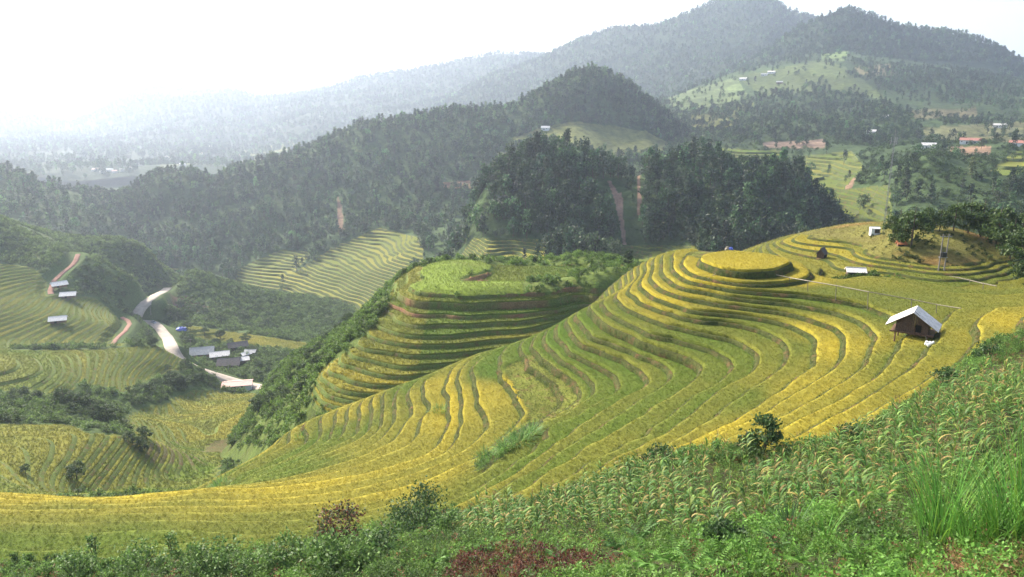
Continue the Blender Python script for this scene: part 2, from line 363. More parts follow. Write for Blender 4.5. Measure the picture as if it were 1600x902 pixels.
# ---------------------------------------------------------------- the main hillside: terrace rims read off the photograph, each a level line
RIMS = {
0: [(1090,407),(1123,420),(1167,426),(1210,424),(1238,413),(1229,406),(1210,401),(1182,398),(1135,394.5),(1105,399)],
1: [(1064,412),(1068,420),(1088,431),(1123,440),(1163,445),(1210,445),(1238,442),(1257,438),(1270,431),(1266,425),(1253,416)],
2: [(1123,448),(1163,454.5),(1220,460),(1267,464),(1305,468.6),(1350,477.5),(1366,485),(1381,490.6),(1400,499)],
3: [(1034,428),(1045,438.4),(1064,449),(1097,455.5),(1110,457.5),(1144,465),(1182,469.5),(1220,473),(1248,477),(1276,482),(1314,491),(1347,505),(1358,516),(1365,526),(1364,537),(1358,552),(1350,570),(1320,596),(1270,627),(1216,653),(1160,676)],
4: [(1015,434.7),(1026,448),(1050,459),(1078,467),(1106,472),(1135,477),(1182,483),(1220,488),(1248,494),(1276,502.5),(1299,510),(1312,519.5),(1316,530),(1314,545),(1303,572),(1293,582),(1267,600),(1238,617),(1210,634),(1172,657),(1125,676),(1078,694.6)],
5: [(999,444),(1007,455),(1026,467),(1050,476),(1078,485),(1106,489),(1133,491),(1163,494),(1201,500.6),(1229,507),(1253,517.6),(1267,527),(1272,540),(1272,557),(1267,574),(1248,589),(1214,615),(1182,638),(1144,660),(1106,677),(1067,696)],
6: [(981,455),(992,465),(1017,480),(1050,490),(1078,498),(1125,503.5),(1163,510),(1201,523),(1220,535),(1227,550),(1222,573),(1210,583),(1186,600),(1163,613),(1125,642),(1088,668),(1050,689),(1000,712)],
7: [(962,461),(964,470),(988,487),(1017,499),(1050,510),(1078,517),(1106,523),(1144,531),(1163,540),(1178,551),(1181,562),(1176,576),(1163,589),(1140,600),(1116,615),(1088,638),(1050,668),(1007,691),(960,715)],
8: [(942,470),(945,485),(970,500),(998,514),(1050,529),(1078,538),(1106,546),(1135,561),(1142,570),(1138,583),(1122,598),(1095,613),(1068,632),(1045,651),(1003,685),(956,708),(900,740)],
9: [(920,478),(928,491),(939,502),(970,519),(998,533),(1026,544),(1050,551),(1069,557),(1084,564),(1095,576),(1094,583),(1084,595),(1060,612),(1036,627),(1017,638),(979,662),(951,679),(913,700),(860,735)],
10: [(905,503),(919,519),(924,527),(951,536),(988,549),(1017,561),(1036,572),(1047,583),(1045,594),(1022,611),(998,625),(970,645),(932,670),(894,695),(840,733),(780,765)],
11: [(890,515),(898,529),(911,540),(932,547),(960,559),(985,574),(1003,587),(1009,595),(1003,606),(970,623),(932,647),(894,672),(860,695),(815,730),(760,765)],
12: [(868,525),(883,540),(890,551),(913,562),(941,576),(958,587),(965,600),(960,615),(932,630),(894,655),(856,687),(830,708),(790,735),(740,768),(600,822),(450,850),(200,856),(0,858)],
13: [(850,533),(866,553),(879,566),(900,579),(917,593),(925,606),(925,615),(917,624),(894,636),(847,660),(819,678),(795,698),(772,718),(728,752),(690,770),(600,801),(520,818),(234,828),(0,832)],
14: [(830,545),(845,562),(862,574),(881,585),(898,598),(905,611),(903,625),(880,641),(845,664),(812,685),(785,705),(760,724),(718,748),(670,770),(590,795),(520,806),(234,815),(0,818)],
15: [(812,548),(821,556),(834,578),(856,596),(871,613),(871,629),(860,645),(835,662),(805,682),(775,704),(747,724),(706,746),(660,765),(590,783),(520,795),(234,803),(0,806)],
16: [(779,558),(779,579),(790,601),(807,626),(817,643),(815,652),(800,668),(775,690),(745,712),(710,731),(662,752),(615,766),(520,784),(402,791),(234,794),(0,797)],
17: [(737,575),(737,584),(740,603),(745,622),(750,640),(760,658),(755,677),(732,697),(700,718),(653,738),(606,753),(520,770),(402,782),(234,786),(0,788)],
18: [(716,581),(713,592),(718,616),(717,645),(715,673),(708,692),(690,710),(644,731),(596,745),(520,760),(402,773),(234,780),(0,779)],
19: [(701,586),(699,598),(700,620),(700,635),(702,654),(696,673),(686,692),(672,706),(634,723),(578,739),(520,750),(450,760),(402,764),(335,764),(234,774),(0,771)],
20: [(660,598),(660,622),(657,654),(651,675),(634,697),(600,713),(560,727),(520,739),(460,751),(402,759)],
21: [(643,604),(642,632),(639,654),(625,673),(605,695),(578,708),(540,722),(500,734),(451,746),(394,757)],
22: [(621,608),(615,635),(615,654),(602,677),(578,698),(540,714),(500,727),(451,741),(394,754)],
23: [(598,615),(597,635),(595,654),(590,671),(568,692),(535,708),(500,720),(451,736),(394,751)],
24: [(583,620),(580,645),(577,665),(562,685),(535,699),(505,711),(460,727),(410,743)],
25: [(565,628),(561,649),(557,677),(540,690),(510,704),(470,720),(420,739)],
26: [(547,633),(541,651),(537,670),(530,683),(510,696),(470,714),(425,733)],
27: [(528,640),(524,658),(517,676),(512,690),(490,702),(455,718),(415,734)],
28: [(508,648),(500,670),(492,692),(470,707),(435,724),(400,738)],
29: [(488,655),(481,680),(471,698),(440,714),(400,732),(370,744)],
30: [(455,672),(450,690),(430,705),(400,720),(370,735)],
}
RIM_Z = {0: -27.8, 1: -29.2, 2: -30.0}
for k in range(3, 10): RIM_Z[k] = -30 - .9 * (k - 2)
RIM_Z[10] = RIM_Z[9] - 1.5
for k in range(11, 31): RIM_Z[k] = RIM_Z[10] - .95 * (k - 10)

def cut_mesh(A, T, fcol, lo, hi):
    """split triangles along every integer value of column fcol of the vertex table A"""
    for k in range(lo, hi + 1):
        f = A[:, fcol] - k
        s = f[T] > 1e-7
        n = s.sum(1); cr = np.where((n == 1) | (n == 2))[0]
        if len(cr) == 0: continue
        t = T[cr]; sc = s[cr]; one = n[cr] == 1
        lone = np.where(one, sc.argmax(1), (~sc).argmax(1)); r = np.arange(len(cr))
        a = t[r, lone]; b = t[r, (lone + 1) % 3]; c = t[r, (lone + 2) % 3]
        e = np.concatenate([np.c_[a, b], np.c_[a, c]]); es = np.sort(e, 1)
        key = es[:, 0].astype(np.int64) * (len(A) + 1) + es[:, 1]
        uk, inv = np.unique(key, return_inverse=True); p0 = uk // (len(A) + 1); p1 = uk % (len(A) + 1)
        f0 = f[p0]; f1 = f[p1]; den = f0 - f1; den = np.where(np.abs(den) < 1e-9, 1e-9, den)
        w_ = np.clip(f0 / den, 0, 1)[:, None]; new = A[p0] * (1 - w_) + A[p1] * w_; base = len(A)
        A = np.r_[A, new]; ab = base + inv[:len(cr)]; ac = base + inv[len(cr):]
        keep = np.ones(len(T), bool); keep[cr] = False
        T = np.r_[T[keep], np.c_[a, ab, ac], np.c_[ab, b, c], np.c_[ab, c, ac]]
    return A, T
def blur(G, n=2):
    for _ in range(n):
        Q = np.pad(G, 1, mode='edge'); G = (Q[:-2, 1:-1] + Q[2:, 1:-1] + Q[1:-1, :-2] + Q[1:-1, 2:] + 2 * G) / 6
    return G
def grid_tris(ny, nx):
    i = np.arange(ny * nx).reshape(ny, nx); a = i[:-1, :-1].ravel(); b = i[:-1, 1:].ravel(); c = i[1:, 1:].ravel(); d = i[1:, :-1].ravel()
    return np.r_[np.c_[a, b, c], np.c_[a, c, d]]
def grad(P, F):
    xu = np.gradient(P[..., 0], axis=1); yu = np.gradient(P[..., 1], axis=1); fu = np.gradient(F, axis=1)
    xv = np.gradient(P[..., 0], axis=0); yv = np.gradient(P[..., 1], axis=0); fv = np.gradient(F, axis=0)
    det = xu * yv - xv * yu; det = np.where(np.abs(det) < 1e-9, 1e-9, det)
    return np.hypot((fu * yv - fv * yu) / det, (xu * fv - xv * fu) / det)
def terr_z(h, F, wr, wb, we, m, rice, Zt, rh):
    k = np.floor(F + 1e-6); u = F - k; ki = np.clip(k.astype(int), 0, len(Zt) - 2); Z0 = Zt[ki]; Z1 = Zt[ki + 1]
    r_ = rh * rice
    side = np.clip((u - wb) / np.maximum(we, 1e-6), 0, 1); z = Z0 + r_ * side
    q = np.clip((u - (1 - wr)) / np.maximum(wr, 1e-6), 0, 1); z = z + (Z1 - z) * q
    return h + (z - h) * m
class Sheet:
    """a terraced hillside: grid P with smooth heights, level lines Zt (ascending), mask m, rice mask"""
    def __init__(s, P, Zt, m, rice, rh=.4, wiggle=.07, wseed=3, rw=.38, bw=.34, ew=.14, wsc=.35):
        s.P = P; s.Zt = np.asarray(Zt, float); s.rh = rh
        F = np.interp(P[..., 2], s.Zt, np.arange(len(s.Zt)))
        F = F + (P[..., 2] - s.Zt[-1]).clip(0) * .5 + wiggle * fbm(P[..., 0] * wsc, P[..., 1] * wsc, wseed, 3) * (m > 0)
        F = np.clip(F, 0.02, len(s.Zt) - 1.02)
        g = blur(grad(P, F), 2)
        s.F = F; s.wr = np.clip(rw * g, .05, .42); s.wb = np.clip(bw * g, .012, .24); s.we = np.clip(ew * g, .006, .1)
        s.m = blur(m.astype(float), 1); s.rice = blur(rice.astype(float), 1)
    def build(s, name, label, cat, mats, ricecol, soilcol, groundcol, parent=None, split=True, off=0):
        ny, nx = s.F.shape
        A = np.c_[s.P.reshape(-1, 3), s.F.ravel(), s.wr.ravel(), s.wb.ravel(), s.we.ravel(), s.m.ravel(), s.rice.ravel()]
        T = grid_tris(ny, nx); act = A[T][:, :, 7].max(1) > .02
        T0 = T[~act]; Ta = T[act]
        if len(Ta):
            lo = max(1, int(A[Ta.ravel(), 3].min())); hi = int(A[Ta.ravel(), 3].max()) + 1
            for mode in range(4):
                f = A[:, 3] + (0, A[:, 4], -A[:, 5], -A[:, 5] - A[:, 6])[mode]
                A = np.c_[A[:, :9], f]; A, Ta = cut_mesh(A, Ta, 9, lo, hi)
        A = A[:, :9]
        z = terr_z(A[:, 2], A[:, 3], A[:, 4], A[:, 5], A[:, 6], A[:, 7], A[:, 8], s.Zt, s.rh)
        V = np.c_[A[:, :2], z]
        root = empty(name, (0, 0, 0)) if parent is None else parent
        props(root, label, cat, kind='structure')
        cen = A[Ta].mean(1); k = np.floor(cen[:, 3]).astype(int); u = cen[:, 3] - k
        isr = (u > cen[:, 5]) & (u < 1 - cen[:, 4]) & (cen[:, 8] > .45) & (cen[:, 7] > .5)
        riser = u >= 1 - cen[:, 4]
        lev = np.where(riser, k + 1, k); lev = np.where(cen[:, 7] > .3, lev, -1)
        def sub(nm, Tq, colf, mat, par):
            if len(Tq) == 0: return None
            ids, inv = np.unique(Tq, return_inverse=True); Vq = V[ids]
            return mesh_np(nm, Vq, inv.reshape(-1, 3), mat, par, col=colf(Vq, A[ids]))
        g_ = np.r_[T0, Ta[lev == -1]]
        sub('slope', g_, groundcol, mats[2], root)
        s.root = root; s.levels = {}
        for L in (sorted(set(lev[lev >= 0])) if split else [None]):
            sel = (lev == L) if split else (lev >= 0)
            if sel.sum() < 3: continue
            Ts = Ta[sel & ~isr]; Tr = Ta[sel & isr]
            if len(Ts) == 0: Ts, Tr = Tr, Ts
            t = sub('terrace', Ts, soilcol if len(Tr) or not isr[sel].all() else ricecol, mats[1], root)
            if len(Tr): sub('rice_bed', Tr, ricecol, mats[0], t)
            s.levels[L] = t
        return root
    def sample(s, n, x0, y0, st):
        """random points on the (regular) grid with height, level and zone"""
        ny, nx = s.F.shape
        X = rng.uniform(x0, x0 + (nx - 1) * st, n); Y = rng.uniform(y0, y0 + (ny - 1) * st, n)
        b = lambda G: bil(G, x0, y0, st, X, Y)
        h, F, wr, wb, we, m, ri = (b(G) for G in (s.P[..., 2], s.F, s.wr, s.wb, s.we, s.m, s.rice))
        z = terr_z(h, F, wr, wb, we, m, ri, s.Zt, s.rh); k = np.floor(F).astype(int); u = F - k
        zone = np.where(m < .5, 0, np.where(u >= 1 - wr, 2, np.where((u > wb * 1.15) & (ri > .5), 1, 3)))
        s.er = edge_light_tint(u, wb, we, wr)
        return np.c_[X, Y, z], k, zone, u

def zat(S, x0, y0, st, X, Y):
    b = lambda G: bil(G, x0, y0, st, np.asarray(X, float), np.asarray(Y, float))
    return terr_z(*(b(G) for G in (S.P[..., 2], S.F, S.wr, S.wb, S.we, S.m, S.rice)), S.Zt, 0.0)
def march(px, py, hf, t0=4.0, t1=260.0, n=2600):
    r = ray(px, py); t = np.linspace(t0, t1, n) / r[..., 1:2]
    Q = r[:, None, :] * t[..., None]; h = hf(Q[..., 0], Q[..., 1]); below = Q[..., 2] < h; i = np.where(below.any(1), below.argmax(1), np.argmin(Q[..., 2] - h, 1))
    return Q[np.arange(len(r)), i]

# main hillside ----------------------------------------------------
pts = []
for k, l in RIMS.items():
    a = np.array(l, float); pts.append(at_z(a[:, 0], a[:, 1], np.full(len(a), RIM_Z[k])))
for z_, l in ((-30.0, [(1402, 533), (1390, 559), (1375, 580), (1330, 612), (1280, 640), (1220, 668)]),
              (-29.6, [(1300, 447), (1400, 464), (1450, 470), (1340, 440), (1250, 452), (1300, 458), (1360, 470), (1210, 452), (1280, 440), (1400, 480)]),
              (-29.2, [(1458, 533), (1443, 552), (1420, 576), (1380, 605), (1330, 635), (1280, 660), (1240, 682), (1466, 516), (1476, 500), (1490, 488), (1530, 476), (1600, 470)]),
              (-28.0, [(1518, 520), (1503, 544), (1488, 565), (1456, 584), (1400, 618), (1345, 650), (1300, 675), (1512, 508), (1520, 497), (1540, 486), (1600, 482)]),
              (-26.4, [(1570, 540), (1600, 528)]), (-27.3, [(1165, 410), (1130, 406), (1200, 411), (1150, 414), (1180, 405)])):
    a = np.array(l, float); pts.append(at_z(a[:, 0], a[:, 1], np.full(len(a), z_)))
fg = np.array([(1600, 640, 47), (1500, 680, 45), (1400, 710, 46), (1300, 745, 46), (1200, 770, 46), (1600, 740, 32), (1450, 770, 33), (1300, 800, 37), (1150, 820, 39),
               (1000, 780, 50), (900, 800, 52), (1600, 860, 22), (1450, 880, 23.5), (1300, 890, 26), (1150, 895, 28), (1000, 890, 32), (850, 890, 37), (700, 885, 43),
               (560, 880, 48), (400, 885, 52), (200, 890, 54.5), (0, 895, 55.5), (1600, 1100, 11), (800, 1100, 20), (0, 1100, 32), (1750, 700, 40), (1750, 560, 62)], float)
pts.append(at_y(fg[:, 0], fg[:, 1], fg[:, 2]))
pts.append(np.array([(0, 0, -2.6), (0, -12, 1), (30, -10, 4), (-40, -5, -8), (40, 10, -3.5), (60, 30, -9), (-95, 60, -42), (-95, 74, -46), (-95, 30, -28), (100, 60, -17), (105, 100, -24), (90, 125, -31),
                     (75, 122, -31.5), (58, 124, -30.4), (52, 126, -31), (40, 142, -29.9), (30, 143, -30.2), (48, 146, -31), (42, 156, -34), (30, 158, -36), (55, 165, -40), (20, 150, -38), (24, 141, -33.5),
                     (16, 142, -41), (8, 136, -43), (2, 145, -52), (-8, 134, -48), (-14, 145, -58), (-22, 136, -57), (-30, 145, -67), (-38, 136, -65), (-48, 125, -68), (-55, 140, -80), (-50, 112, -62),
                     (-44, 96, -56), (-44, 88, -50), (-62, 92, -53), (-62, 106, -64), (-70, 120, -76), (-80, 92, -54), (-95, 95, -56), (-95, 120, -78), (-85, 150, -92), (-40, 165, -88), (0, 168, -72), (40, 172, -48), (80, 165, -40)], float))
pts = np.concatenate(pts)
H1 = TPS(pts, lam=2e-4)
X10, Y10, ST1 = -96.0, -6.0, 0.72
gx = np.arange(X10, 106, ST1); gy = np.arange(Y10, 170, ST1); GX, GY = np.meshgrid(gx, gy)
HG = H1(GX, GY)
P1 = np.stack([GX, GY, HG], -1)
ppx, ppy = project(P1)
FGB = [(1620, 520), (1560, 530), (1530, 548), (1480, 590), (1430, 625), (1380, 655), (1320, 688), (1240, 700), (1180, 705), (1130, 700), (1040, 715), (960, 745), (850, 780), (740, 800), (640, 800),
       (560, 832), (480, 850), (380, 858), (250, 875), (100, 892), (-200, 905)]
bound = np.interp(ppx, [p[0] for p in FGB][::-1], [p[1] for p in FGB][::-1])
front = (ppy > bound) & (GY < 100) | (GY < 25)
WILD = [(826, 552), (850, 556), (880, 578), (903, 602), (905, 630), (850, 655), (822, 660), (824, 640), (805, 610), (788, 575)]
WILD2 = [(840, 650), (858, 652), (790, 712), (748, 740), (742, 722), (790, 682)]
wild = in_poly(ppx, ppy, WILD) & (GY < 128)
wild2 = in_poly(ppx, ppy, WILD2) & (GY < 128)
dirt = in_poly(ppx, ppy, [(1128, 384), (1236, 380), (1246, 402), (1228, 404), (1180, 396), (1135, 393), (1105, 398), (1060, 400), (1090, 392)]) & (GY > 128)
m1 = (~front) & (GY < 152) & ~wild2
m1 = m1.astype(float); m1[wild] = .8
rice1 = (~front) & ~wild & ~wild2 & ~dirt & (GY < 150)
zr = [RIM_Z[k] for k in range(30, -1, -1)]
Z1T = [zr[0] - .95 * i for i in range(30, 0, -1)] + zr + [-26.6, -25.4, -24.2, -23]
NB1 = len(Z1T)
P1[..., 2] += np.where(front, .35 * fbm(GX * .12, GY * .12, 5, 4), 0) + np.where(wild | wild2, .15 * fbm(GX * .4, GY * .4, 6, 3), 0)
S1 = Sheet(P1, Z1T, m1, rice1, rh=.40, wiggle=.09, wsc=.33, rw=.34, bw=.38)

ANCH = [(1165, 410, 1.), (1100, 437, 1), (1240, 430, 1), (1060, 445, .95), (1050, 465, .9), (1020, 455, .85), (1300, 455, .3), (1400, 475, .32), (1250, 468, .35), (1220, 480, .45), (1280, 510, .75), (1300, 540, .92),
        (1340, 545, .85), (1100, 482, .6), (1100, 505, .3), (1100, 530, .28), (1180, 520, .3), (1250, 545, .32), (1200, 560, .33), (1100, 580, .3), (1000, 600, .3), (1150, 620, .3), (1050, 650, .28), (900, 690, .36),
        (950, 660, .3), (1250, 610, .8), (1300, 610, .95), (1200, 660, .92), (1400, 600, .68), (1500, 560, .7), (1560, 530, .72), (1440, 550, .55), (1500, 500, .5), (1560, 495, 1.), (1440, 480, .35), (960, 500, .32), (900, 515, .12),
        (860, 530, .12), (820, 548, .14), (960, 560, .3), (880, 600, .25), (770, 575, .15), (795, 612, .9), (750, 620, .95), (720, 620, .95), (700, 650, .95), (690, 600, .9), (650, 640, .75), (620, 650, .7),
        (600, 650, .72), (582, 660, .15), (560, 640, .85), (550, 670, .5), (520, 680, .2), (480, 700, .25), (440, 690, .65), (440, 735, .2), (400, 745, .3), (650, 710, .75), (600, 740, .8), (500, 760, .88),
        (400, 775, .9), (200, 778, .95), (50, 775, .9), (300, 800, .6), (100, 800, .55), (400, 820, .45), (200, 838, .3), (0, 850, .28), (600, 690, .7), (640, 600, .35), (560, 625, .45)]
an = np.array(ANCH, float); hf1 = lambda x, y: bil(P1[..., 2], X10, Y10, ST1, x, y)
anp = march(an[:, 0], an[:, 1], hf1)
RC_T = np.array([0, .35, .7, 1.0]); RC_C = np.array([(0.095, 0.160, 0.018), (0.155, 0.175, 0.027), (0.265, 0.240, 0.034), (0.41, 0.33, 0.034)])
def ripe_rgb(t):
    t = np.clip(t, 0, 1); return np.stack([np.interp(t, RC_T, RC_C[:, i]) for i in range(3)], -1)
LVJ = np.random.default_rng(5).uniform(-.13, .13, 200)
PLJ = np.random.default_rng(6).uniform(-.05, .05, 997)
def ripeness1(X, Y, k):
    d2 = (X[:, None] - anp[None, :, 0]) ** 2 + (Y[:, None] - anp[None, :, 1]) ** 2; w_ = 1 / (d2 + 2.0) ** 2
    return (w_ @ an[:, 2]) / w_.sum(1) + LVJ[np.clip(k, 0, 199)] + PLJ[(np.floor((X * .8 + Y * .5) / 21 + k * .37).astype(int) * 31 + k * 7) % 997] - .07 + .08 * fbm(X * .12, Y * .12, 9, 3)
def edge_light_tint(u, wb, we, wr):
    """rim light and bank shade painted into the rice as riper and greener tones"""
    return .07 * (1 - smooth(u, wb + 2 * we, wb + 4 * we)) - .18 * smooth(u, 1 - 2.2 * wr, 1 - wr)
def ricecol1(V, A):
    k = np.floor(A[:, 3] + .001).astype(int)
    return ripe_rgb(ripeness1(V[:, 0], V[:, 1], k) + edge_light_tint(A[:, 3] - k, A[:, 5], A[:, 6], A[:, 4])) * .8
def soilcol(V, A):
    n = fbm(V[:, 0] * .35, V[:, 1] * .35, 12, 3)[:, None]
    c = np.array((0.048, 0.066, 0.014)) * (1 - .3 * n)
    u = A[:, 3] - np.floor(A[:, 3] + 1e-6); c = np.where(((A[:, 8] < .5) & (u < 1 - A[:, 4] * 1.02))[:, None], np.array((0.15, 0.165, 0.03)) * (1 + .4 * n), c)
    rim = (A[:, 3] - np.floor(A[:, 3] + 1e-6) < np.maximum(A[:, 5], .02) * 1.05)[:, None]
    return np.where(rim, np.array((0.065, 0.072, 0.02)) * (1 + .3 * n), c)
def groundcol1(V, A):
    n = fbm(V[:, 0] * .15, V[:, 1] * .15, 14, 4)[:, None]
    c = np.array((0.035, 0.042, 0.016)) * (1 - .4 * n) + np.clip(n, 0, 1) * np.array((0.04, 0.015, 0.005))
    px, py = project(V); d = (in_poly(px, py, [(1100, 378), (1250, 376), (1250, 405), (1100, 402)]) & (V[:, 1] > 126))[:, None]
    return np.where(d, np.array((0.40, 0.22, 0.13)), c)
S1.build('terraced_hillside', 'rice terraces in golden and green bands curving around a hollow below a round mound', 'hillside',
         (M['rice_bed'], M['riser'], M['ground']), ricecol1, soilcol, groundcol1)
def rice_scatter(S, x0, y0, st, n, ripe, scale, lvl_parent, vis=True, jit=.06):
    Q, k, zone, u = S.sample(n, x0, y0, st)
    px, py = project(Q); ok = (zone == 1) & (px > -140) & (px < 1740) & (py < 980)
    Q = Q[ok]; k = k[ok]
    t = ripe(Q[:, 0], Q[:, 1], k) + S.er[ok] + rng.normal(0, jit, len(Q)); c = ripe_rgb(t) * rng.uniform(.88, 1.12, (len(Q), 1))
    Q[:, 2] -= .12
    for L in np.unique(k):
        s_ = k == L; par = lvl_parent.get(L)
        if par is None or s_.sum() < 5: continue
        scatter('rice_plants', G_RICE, Q[s_], c[s_], scale * rng.uniform(.75, 1.2, s_.sum()), par, .15)
    return zone
A1 = (gx[-1] - gx[0]) * (gy[-1] - gy[0])
rice_scatter(S1, X10, Y10, ST1, int(A1 * 20 * DENS), ripeness1, .54, S1.levels)
# grass on the banks
Q, k, zone, u = S1.sample(int(A1 * 9 * DENS), X10, Y10, ST1)
px, py = project(Q); ok = ((zone == 2) | ((zone == 3) & (rng.random(len(Q)) < .5))) & (px > -140) & (px < 1740) & (Q[:, 1] < 140)
Q = Q[ok]; Q[:, 2] -= .04
c = np.array((0.045, 0.075, 0.014)) * rng.uniform(.5, 1.5, (len(Q), 1)) + rng.random((len(Q), 1)) ** 8 * np.array((.12, .08, .02))
bank = scatter('bank_grass', G_GRASS, Q, c, rng.uniform(.35, .75, len(Q)), S1.root, .3)

# knoll behind the ridge ----------------------------------------------------
KN = {-53.3: [(640, 447), (665, 458), (720, 463), (780, 461), (850, 458), (930, 454), (985, 446)],
      -54.8: [(622, 455), (640, 468), (700, 474), (780, 473), (870, 468), (940, 462), (985, 455)],
      -57.0: [(613, 462), (628, 482), (690, 492), (760, 493), (850, 487), (920, 476)],
      -58.2: [(604, 486), (625, 502), (660, 510), (732, 508), (800, 504), (880, 492)],
      -59.4: [(588, 504), (606, 516), (636, 524), (700, 526), (820, 516)],
      -60.6: [(576, 520), (590, 529), (620, 536), (684, 540), (780, 532)],
      -61.8: [(556, 536), (575, 546), (620, 552), (660, 556), (730, 552)],
      -63.0: [(544, 548), (565, 560), (600, 568), (640, 573), (690, 570)],
      -64.2: [(530, 560), (550, 573), (580, 582), (620, 588)],
      -65.4: [(516, 572), (535, 588), (560, 597), (590, 602)],
      -66.6: [(502, 584), (520, 602), (545, 612)], -67.8: [(494, 596), (510, 616), (535, 624)]}
kp = [at_z(np.array(l, float)[:, 0], np.array(l, float)[:, 1], np.full(len(l), z_)) for z_, l in KN.items()]
kx = np.array([(480, 610, 182), (440, 625, 205), (400, 640, 235), (420, 600, 260), (560, 520, 235), (500, 560, 225), (460, 600, 215), (590, 470, 232), (600, 455, 246), (640, 428, 228), (700, 419, 228), (760, 417, 232),
               (810, 420, 235), (850, 412, 245), (900, 402, 250), (950, 405, 250), (985, 416, 245), (1010, 425, 240), (720, 440, 214), (900, 430, 222), (820, 440, 216), (430, 655, 190), (390, 655, 225), (470, 640, 172)], float)
kp.append(at_y(kx[:, 0], kx[:, 1], kx[:, 2]))
kp.append(np.array([(-10, 280, -70), (40, 285, -72), (-60, 280, -95), (-95, 260, -118), (-30, 300, -90), (30, 310, -95), (-15, 155, -72), (10, 160, -70), (35, 165, -66), (-50, 160, -78), (-70, 190, -95), (60, 250, -62), (65, 200, -64), (-85, 310, -130)], float))
H2 = TPS(np.concatenate(kp), 2e-4)
X20, Y20, ST2 = -112.0, 150.0, 1.1
g2x = np.arange(X20, 70, ST2); g2y = np.arange(Y20, 305, ST2); G2X, G2Y = np.meshgrid(g2x, g2y); P2 = np.stack([G2X, G2Y, H2(G2X, G2Y)], -1)
px2, py2 = project(P2); h2 = P2[..., 2]
ter2 = (h2 < -53.35) & (h2 > -70) & (G2Y < 240) & (px2 > np.interp(py2, [440, 470, 500, 540, 580, 620], [618, 606, 594, 552, 498, 486]))
top2 = (h2 >= -53.2) & (G2Y < 245) & (px2 < 815)
scrub2 = ~ter2 & ~top2
P2[..., 2] += np.where(scrub2, .6 * fbm(G2X * .1, G2Y * .1, 31, 4), 0)
Z2T = [-80.0 - 1.2 * i for i in range(10, 0, -1)] + [-69.0 - 1.2 * i for i in range(8, 0, -1)] + [-69.0, -67.8, -66.6, -65.4, -64.2, -63, -61.8, -60.6, -59.4, -58.2, -57, -54.8, -53.3, -51, -49]
ricem2 = ter2 & (fbm(G2X * .05, G2Y * .05, 77, 3) > -.75)
S2 = Sheet(P2, Z2T, ter2.astype(float), ricem2, rh=.35, wiggle=.14, wsc=.12, rw=.42, bw=.3)
def ripe2(X, Y, k):
    base = np.where(X < -22, .55, .22) + LVJ[np.clip(k + 60, 0, 199)] * 1.6
    return base + .2 * fbm(X * .06, Y * .06, 21, 3)
def ricecol2(V, A): return ripe_rgb(ripe2(V[:, 0], V[:, 1], np.floor(A[:, 3] + .001).astype(int))) * .8
def soilcol2(V, A):
    n = fbm(V[:, 0] * .12, V[:, 1] * .12, 25, 3); z = A[:, 2]
    red = np.clip((z + 58.5) / 1.5, 0, 1) * np.clip(.15 + 1.5 * n, 0, .85)
    c = np.array((0.105, 0.14, 0.03)) * (1 - .3 * n[:, None])
    return c * (1 - red[:, None]) + np.array((0.27, 0.12, 0.07)) * red[:, None]
def groundcol2(V, A):
    px, py = project(V); n = fbm(V[:, 0] * .1, V[:, 1] * .1, 26, 4)[:, None]
    c = np.array((0.09, 0.125, 0.025)) * (1 - .4 * n)
    tp = ((A[:, 2] > -53.3) & (px < 818) & (V[:, 1] < 245))[:, None]
    return np.where(tp, np.array((0.155, 0.21, 0.028)) * (1 + .25 * n), c)
S2.build('terraced_knoll', 'green topped knoll with red earth banks and curved terraces behind the main ridge', 'knoll', (M['rice_bed'], M['riser'], M['ground']), ricecol2, soilcol2, groundcol2)
A2 = (g2x[-1] - g2x[0]) * (g2y[-1] - g2y[0])
rice_scatter(S2, X20, Y20, ST2, int(A2 * 3.2 * DENS), ripe2, 1.25, S2.levels)
Q, k, zone, u = S2.sample(int(A2 * 2.2), X20, Y20, ST2); px, py = project(Q)
tp = (Q[:, 2] > -53.4) & (px < 818) & (Q[:, 1] < 244) & (zone != 1)
scatter('meadow_grass', G_GRASS, Q[tp], np.array((0.16, 0.215, 0.028)) * rng.uniform(.7, 1.3, (tp.sum(), 1)), rng.uniform(.8, 1.4, tp.sum()), S2.root, .2)
sc_ = (zone == 0) & ~((Q[:, 2] > -53.4) & (px < 818) & (Q[:, 1] < 244)) & (py < 700) & (px > 360) & (px < 1040)
sc_ &= rng.random(len(Q)) < np.where(px < 600, .2, .16) * (.45 + 1.3 * (fbm(Q[:, 0] * .06, Q[:, 1] * .06, 28, 3) > 0))
cc = np.array((0.095, 0.155, 0.03)) * rng.uniform(.6, 1.7, (sc_.sum(), 1))
scatter('scrub', G_SHRUB, Q[sc_], cc, rng.uniform(.5, 1.3, sc_.sum()), S2.root, .15)

# low grassy hill with terraces at its foot, beyond the field ----------------------------------------------------
R0 = {-32.2: [(1407, 452), (1462, 462), (1500, 464), (1550, 458), (1592, 450)], -31.8: [(1380, 440), (1450, 452), (1525, 459), (1575, 447)],
      -31.4: [(1220, 402), (1248, 411), (1276, 420), (1318, 431), (1360, 434), (1425, 441), (1475, 449), (1560, 446), (1580, 436)], -31.0: [(1213, 383), (1240, 395), (1290, 405), (1310, 419), (1350, 424), (1425, 432), (1475, 437), (1545, 431), (1575, 424)],
      -30.6: [(1222, 378), (1250, 388), (1300, 396), (1350, 412), (1425, 422), (1500, 428), (1562, 419)], -30.2: [(1240, 374), (1280, 383), (1335, 394), (1400, 412), (1475, 420), (1550, 411)],
      -29.8: [(1265, 371), (1310, 377), (1350, 385)]}
rp = [at_z(np.array(l, float)[:, 0], np.array(l, float)[:, 1], np.full(len(l), z_)) for z_, l in R0.items()]
